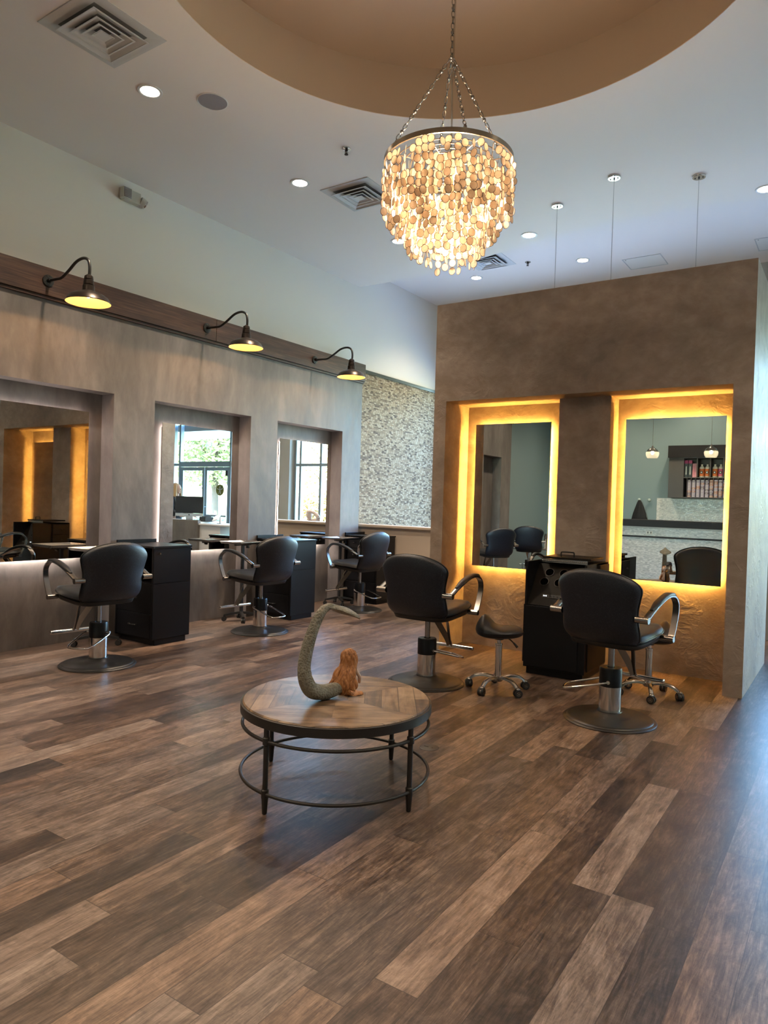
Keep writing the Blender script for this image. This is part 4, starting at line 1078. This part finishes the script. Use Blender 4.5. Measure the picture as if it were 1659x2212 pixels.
q = MB(); q.box(0, .005, 0, .31, .30, .88); q.box(.31, .005, 0, 2.2, .02, .88); q.box(.31, .02, 0, 2.2, .30, .02); q.box(.31, .02, .43, 2.2, .30, .45); q.box(.31, .02, .86, 2.2, .30, .88)
for x in (.57, .83, 1.09, 1.35, 1.61, 1.87): q.box(x, .02, .45, x + .02, .30, .86)
for i in range(20): q.box(.38 + .088 * i, .02, .02, .388 + .088 * i, .30, .43)
q.box(2.18, .02, .02, 2.2, .30, .86)
obj('carcass', q, 'unit', t)
obj('fascia', MB().box(-.02, .0, .88, 2.22, .33, 1.14), 'unit_dark', t, bevel=.003)
def make_bottle(lab, grp, mat):
    t = thing('bottle', lab, 'bottle', (0, 0, 0), 0, grp)
    q = MB(); q.lathe([(.048, 0), (.052, .01), (.052, .20), (.045, .225), (.022, .245), (.022, .285), (.0001, .286)], 20); obj('body', q, 'bottle', t, 40)
    q = MB(); q.lathe([(.0528, .03), (.0528, .185)], 20); lb_ = obj('product_label', q, mat, t, 40)
    q = MB(); q.cyl((0, .0528, .11), (0, .055, .11), .030, 16, 0); q.cyl((0, .055, .11), (0, .056, .11), .015, 12, 1); obj('emblem', q, ['black_metal', 'bottle'], lb_, 40)
    return t
bo = None; bp = None
for x, mt in ((.655, 'o'), (.765, 'o'), (.915, 'o'), (1.03, 'p'), (1.175, 'p'), (1.29, 'o'), (1.43, 'p')):
    loc = (-3.46 + x, -3.43, 1.725 + .45)
    if mt == 'o':
        lab = 'ivory bottle with orange label in the upper cubbies of the wall unit'; gr = 'orange label bottles'
        if bo is None: bo = make_bottle(lab, gr, 'orange'); bo.location = loc
        else: dup(bo, loc)
    else:
        lab = 'ivory bottle with pink label in the upper cubbies of the wall unit'; gr = 'pink label bottles'
        if bp is None: bp = make_bottle(lab, gr, 'pink'); bp.location = loc
        else: dup(bp, loc)
for x in (.345, .425):
    t = thing('tall_carton', 'black carton with magenta top, %s in the wall unit' % ('outermost' if x < .4 else 'second from the side panel'), 'carton', (-3.46 + x, -3.44, 2.175), 0, 'black cartons')
    obj('body', MB().box(-.035, -.06, 0, .035, .06, .30), 'black_metal', t); obj('top', MB().box(-.035, -.06, .30, .035, .06, .37), 'magenta', t)
    obj('picture', MB().box(-.012, .06, .06, .012, .0605, .24), 'white_line', t)
t = thing('pink_carton', 'pale pink carton between the black cartons and the bottles', 'carton', (-3.46 + .518, -3.44, 2.175))
obj('body', MB().box(-.045, -.06, 0, .045, .06, .30), 'pinkbox', t); obj('print', MB().box(-.02, .06, .05, -.005, .0605, .25), 'pink', t)
tm = []
for i, c in enumerate(('tube_a', 'tube_b', 'tube_c')):
    me_ = MB().box(-.036, -.07, 0, .036, .07, .033); me_.box(-.026, .07, .009, .016, .0706, .024, 1)
    tm.append(None if False else (me_, c))
protos = {}
names = {'tube_a': 'lilac', 'tube_b': 'copper red', 'tube_c': 'plum'}
rnd = random.Random(5)
for i in range(12):
    for j in range(11):
        k = rnd.choice([0, 0, 1, 1, 2] if i > 4 else [0, 0, 2, 0, 1]); mb_, c = tm[k]
        loc = (-3.46 + .43 + .088 * i, -3.40, 1.7465 + .0345 * j)
        if c not in protos:
            o = obj('colour_box', mb_, [c, 'bottle']); protos[c] = o
        else:
            o = protos[c].copy(); COL.objects.link(o)
        o.location = loc; tag(o, 'small %s hair colour box stacked in the lower cubbies' % names[c], 'box', '%s hair colour boxes' % names[c])
gh = 'round pale coat knobs on the teal wall'
for x, lab in ((-4.13, 'round pale coat knob holding the black coat'), (-3.91, 'empty round pale coat knob beside the black coat')):
    t = thing('coat_knob', lab, 'knob', (x, -3.6, 1.66), 0, gh)
    q = MB(); q.cyl((0, 0, 0), (0, .035, 0), .014, 10); obj('stem', q, 'brushed', t, 40)
    q = MB(); q.ball((0, .05, 0), (.04, .022, .04)); obj('ball', q, plain('pale knob', (.36, .44, .42), .4) if 'pale knob' not in bpy.data.materials else bpy.data.materials['pale knob'], t, 60)
q = MB(); v = []; f = []; ng = 24
lev = [(1.66, .02, .02), (1.60, .05, .03), (1.5, .085, .045), (1.35, .13, .06), (1.22, .16, .07), (1.12, .17, .06)]
for z, wx, wy in lev:
    for k in range(ng):
        a = 2 * PI * k / ng; m_ = 1 + .18 * sin(5 * a + z * 9); v.append((-4.12 + .06 * (1.66 - z) + wx * cos(a) * m_, -3.53 + wy * sin(a) * m_, z))
for i in range(len(lev) - 1):
    for k in range(ng): f.append((i * ng + k, i * ng + (k + 1) % ng, (i + 1) * ng + (k + 1) % ng, (i + 1) * ng + k))
f += [tuple(range(ng)), tuple((len(lev) - 1) * ng + k for k in range(ng))]
q.add(v, f); o = obj('black_coat', q, 'cloth', None, 60); tag(o, 'black coat hanging from a knob on the teal wall', 'coat')

# ------------------------------------------------------------------ reception, seen in the middle mirror
t = thing('reception_desk', 'reception desk with grey stone front and white return, seen in the middle mirror', 'desk', (-2.0, 9.1, 0))
q = MB(); q.box(-.15, -.02, 0, 1.5, .05, .985); obj('stone_front', q, 'deskstone', t, bevel=.004)
q = MB(); q.box(-1.0, 0, .90, -.15, .62, .93); q.box(-.15, .05, .93, 1.5, .70, .96); obj('worktop', q, 'white', t, bevel=.004)
q = MB(); q.box(-.98, .03, 0, -.95, .6, .90); q.box(-.70, .03, 0, -.67, .6, .90); q.box(-.67, .03, 0, -.15, .05, .90); obj('white_return', q, 'white', t)
ic = thing('desktop_computer', 'large black all in one computer with silver chin on the reception desk', 'computer', (-1.60, 9.32, .96), .18)
ic.location = (-1.60, 9.34, .961); ic.rotation_euler = (0, 0, R(-32))
q = MB(); q.box(-.275, -.008, .145, .275, .012, .475); obj('screen', q, 'screen', ic, bevel=.004)
q = MB(); q.box(-.275, -.008, .085, .275, .012, .143); ch_ = obj('chin', q, 'satin', ic, bevel=.003)
q = MB(); q.cyl((0, -.0085, .113), (0, -.0095, .113), .013, 14); q.box(.003, -.0095, .126, .008, -.0085, .134); obj('logo', q, 'black_metal', ch_)
q = MB(); q.box(-.09, -.05, 0, .09, .08, .006); q.box(-.07, .012, .006, .07, .03, .2); obj('stand', q, 'satin', ic, bevel=.002)
t = thing('desk_phone', 'black card machine on the reception desk beside the computer', 'machine', (-2.10, 9.33, .961), .2)
q = MB(); q.box(-.11, -.09, 0, .11, .09, .09); obj('body', q, 'rubber', t, bevel=.01)
q = MB(); q.box(-.08, -.05, .09, .08, .06, .10); obj('keypad', q, 'matte_dark', t, bevel=.003)
t = thing('keyboard', 'dark keyboard lying on the reception desk before the computer', 'keyboard', (-1.72, 9.235, .961), R(-30))
q = MB(); q.box(-.21, -.06, 0, .21, .06, .018); obj('case', q, 'rubber', t, bevel=.003)
q = MB(); [q.box(-.2 + i * .027, -.05 + j * .025, .018, -.178 + i * .027, -.03 + j * .025, .023) for i in range(15) for j in range(4)]; obj('keys', q, 'unit', t)
t = thing('card_reader', 'small tilted card reader on a stand at the end of the reception desk', 'card reader', (-2.46, 9.35, .931), -.3)
q = MB(); q.cyl((0, 0, 0), (0, 0, .015), .06, 16); q.cyl((0, 0, .01), (0, 0, .13), .016, 10); obj('stand', q, 'satin', t, 40)
q = MB(); q.box(-.06, -.10, .12, .06, .10, .15); hd_ = obj('reader', q, 'white', t, bevel=.006); hd_.rotation_euler = (0.5, .35, 0)
# receptionist
t = thing('person', 'long haired blonde person in a black top standing behind the reception desk', 'person', (-.47, 9.95, 0), R(72))
V = [(0, 0, .94), (0, 0, 1.08), (0, 0, 1.22), (0, .0, 1.36), (0, .01, 1.43), (0, .015, 1.50), (0, .01, 1.58),
     (.17, 0, 1.38), (.22, .03, 1.13), (.16, .22, 1.02), (.15, .28, 1.02), (-.17, 0, 1.38), (-.22, .03, 1.13), (-.16, .22, 1.02), (-.15, .28, 1.02),
     (.09, 0, .88), (.10, .02, .48), (.10, -.02, .08), (.10, .10, .03), (-.09, 0, .88), (-.10, .02, .48), (-.10, -.02, .08), (-.10, .10, .03)]
Ed = [(0, 1), (1, 2), (2, 3), (3, 4), (4, 5), (5, 6), (3, 7), (7, 8), (8, 9), (9, 10), (3, 11), (11, 12), (12, 13), (13, 14), (0, 15), (15, 16), (16, 17), (17, 18), (0, 19), (19, 20), (20, 21), (21, 22)]
Rd = [(.15, .11), (.125, .09), (.14, .10), (.13, .09), (.05, .05), (.045, .05), (.075, .095), .05, .04, .028, (.035, .016), .05, .04, .028, (.035, .016), .085, .06, .04, .03, .085, .06, .04, .03]
for sx, b0 in ((1, 10), (-1, 14)):
    bx_, by_, bz_ = V[b0]
    for i, (dx, L_) in enumerate(((-.028, .07), (-.010, .08), (.010, .076), (.028, .06))):
        V += [(bx_ + dx, by_ + .05, bz_ - .004), (bx_ + dx, by_ + .05 + L_ * .6, bz_ - .012), (bx_ + dx, by_ + .05 + L_, bz_ - .03)]; k = len(V)
        Ed += [(b0, k - 3), (k - 3, k - 2), (k - 2, k - 1)]; Rd += [.010, .009, .008]
    V += [(bx_ - sx * .05, by_ + .02, bz_ - .005), (bx_ - sx * .06, by_ + .06, bz_ - .02)]; k = len(V); Ed += [(b0, k - 2), (k - 2, k - 1)]; Rd += [.011, .009]
skin_obj('body', V, Ed, Rd, 'skin', t)
q = MB(); q.ball((0, .018, 1.582), (.070, .084, .105), 20, 14); q.ball((0, .103, 1.575), (.011, .015, .018), 10, 8); q.ball((0, .088, 1.535), (.022, .009, .007), 10, 6); q.ball((0, .064, 1.506), (.032, .028, .024), 12, 8)
for sx in (-1, 1): q.ball((sx * .028, .092, 1.60), (.010, .006, .006), 8, 6); q.ball((sx * .072, .01, 1.58), (.008, .018, .028), 8, 6)
obj('face', q, 'skin', t, 60)
q = MB(); q.ball((0, -.020, 1.628), (.088, .094, .086), 20, 12)
for sx in (-1, 1):
    for k in range(3): q.tube(bez([(sx * .06, .03 - .03 * k, 1.67), (sx * .088, .045 - .035 * k, 1.58), (sx * (.098 + .01 * k), .05 - .03 * k, 1.45), (sx * (.11 + .01 * k), .075 - .03 * k, 1.30)], 4), .022, 7, rr=[.7] + [1] * 8 + [.9, .8, .6, .4])
for i in range(16):
    a = PI * 1.02 + PI * .96 * i / 15; x, y = .085 * cos(a), .085 * sin(a) + .0
    q.tube(bez([(x * .9, y * .9, 1.63), (x * 1.1, y * 1.1, 1.5), (x * 1.25, y * .9 - .01, 1.38), (x * 1.2, y * .8, 1.25)], 4), .024, 7, rr=None)
obj('hair', q, 'hair', t, 70)
tv = [V[i] for i in range(4)] + [(0, .008, 1.445)] + [V[7], V[8], V[9], V[11], V[12], V[13]]
skin_obj('black_top', [(0, 0, .90)] + tv, [(0, 1), (1, 2), (2, 3), (3, 4), (4, 5), (4, 6), (6, 7), (7, 8), (4, 9), (9, 10), (10, 11)], [(.165, .125), (.163, .122), (.138, .103), (.153, .113), (.145, .10), (.07, .07), .062, .052, .038, .062, .052, .038], 'cloth', t)
q = MB(); q.box(-.24, -.16, 0, .24, .16, 1.0); q.box(-.26, -.18, 1.0, .26, .18, 1.042); o = obj('plinth', q, 'beige', None, bevel=.004); o.location = (-4.50, 9.60, 0)
tag(o, 'beige plinth under the stone head sculpture behind the ledge', 'plinth')
# waiting chair and ledge sculpture
sc = thing('ledge_sculpture', 'stone sculpture of a head leaning on a bent arm, reflected in the last left mirror', 'sculpture', (-4.50, 9.60, 1.06))
q = MB(); q.ball((.06, 0, .115), (.055, .062, .078), 18, 12); q.ball((.118, 0, .105), (.014, .012, .020), 10, 8); q.ball((.108, 0, .07), (.012, .02, .010), 8, 6); q.ball((.095, .0, .138), (.016, .04, .010), 10, 6); q.ball((.05, -.062, .11), (.014, .008, .022), 8, 6); q.cyl((.05, 0, .0), (.055, 0, .08), .04, 14)
obj('head', q, 'marble', sc, 70)
q = MB()
for i in range(22):
    a = i * 2.4; r_ = .05 * (i / 22) ** .5; q.ball((.045 + r_ * cos(a), r_ * sin(a) * 1.15, .185 - .5 * r_), .02, 8, 6)
obj('hair', q, 'marble', sc, 70)
skin_obj('arm', [(-.16, 0, .03), (-.13, 0, .10), (-.06, -.02, .155), (0.0, -.04, .175), (.04, -.05, .165), (-.12, .02, .02), (.02, .02, .02)], [(0, 1), (1, 2), (2, 3), (3, 4), (0, 5), (5, 6)], [.04, .038, .032, .022, .018, .035, .03], 'marble', sc)
for i in range(5): pass

# ------------------------------------------------------------------ daylight
w = bpy.data.worlds.new('sky'); SC.world = w; w.use_nodes = True; nt = w.node_tree; nt.nodes.clear()
sky = nt.nodes.new('ShaderNodeTexSky'); sky.sky_type = 'NISHITA'; sky.sun_disc = False; sky.sun_elevation = R(38); sky.sun_rotation = R(200); sky.air_density = 1.6
bg = nt.nodes.new('ShaderNodeBackground'); bg.inputs[1].default_value = 1.6
wo = nt.nodes.new('ShaderNodeOutputWorld'); tint = nt.nodes.new('ShaderNodeMix'); tint.data_type = 'RGBA'; tint.blend_type = 'MULTIPLY'; tint.inputs[0].default_value = 1; tint.inputs[7].default_value = (.70, .92, 1.26, 1); nt.links.new(sky.outputs[0], tint.inputs[6]); nt.links.new(tint.outputs[2], bg.inputs[0]); nt.links.new(bg.outputs[0], wo.inputs[0])
sn = light('sun', 'SUN', (0, 0, 20), 11.0, (1.0, .92, .78), angle=.01)
sn.rotation_euler = (R(48), 0, R(-25))
def portal(name, loc, rot, sx, sy):
    o = light(name, 'AREA', loc, 1, (1, 1, 1), shape='RECTANGLE', size=sx, size_y=sy); o.rotation_euler = rot; o.data.cycles.is_portal = True; return o
portal('window_portal', (-4.3, 11.52, 1.98), (R(-90), 0, 0), 3.6, 3.3)
portal('window_portal', (1.55, 11.52, 1.8), (R(-90), 0, 0), 5.7, 3.6)


# ------------------------------------------------------------------ camera
cam = bpy.data.cameras.new('camera'); cam.sensor_fit = 'VERTICAL'; cam.sensor_height = 24; cam.lens = 1520 / 2212 * 24; cam.clip_start = .02
co = bpy.data.objects.new('camera', cam); COL.objects.link(co)
Yw = Vector((1020, 8, 1520)).normalized(); Xw = Vector((2264, 91, -1520)); Xw = (Xw - Xw.dot(Yw) * Yw).normalized(); Zw = Xw.cross(Yw)
right = Vector((Xw.x, Yw.x, Zw.x)); down = Vector((Xw.y, Yw.y, Zw.y)); fwd = Vector((Xw.z, Yw.z, Zw.z))
mt = Matrix((right, -down, -fwd)).transposed().to_4x4(); mt.translation = (0, 0, 1.45)
co.matrix_world = mt; SC.camera = co

vs_ = SC.view_settings; vs_.view_transform = 'Standard'; vs_.look = 'None'; vs_.gamma = 1; vs_.exposure = 1.66; vs_.use_curve_mapping = False
cy = SC.cycles; cy.use_denoising = True; cy.max_bounces = 9; cy.diffuse_bounces = 5; cy.glossy_bounces = 6; cy.transparent_max_bounces = 12; cy.transmission_bounces = 4; cy.sample_clamp_indirect = 4.0; cy.caustics_reflective = False; cy.caustics_refractive = False
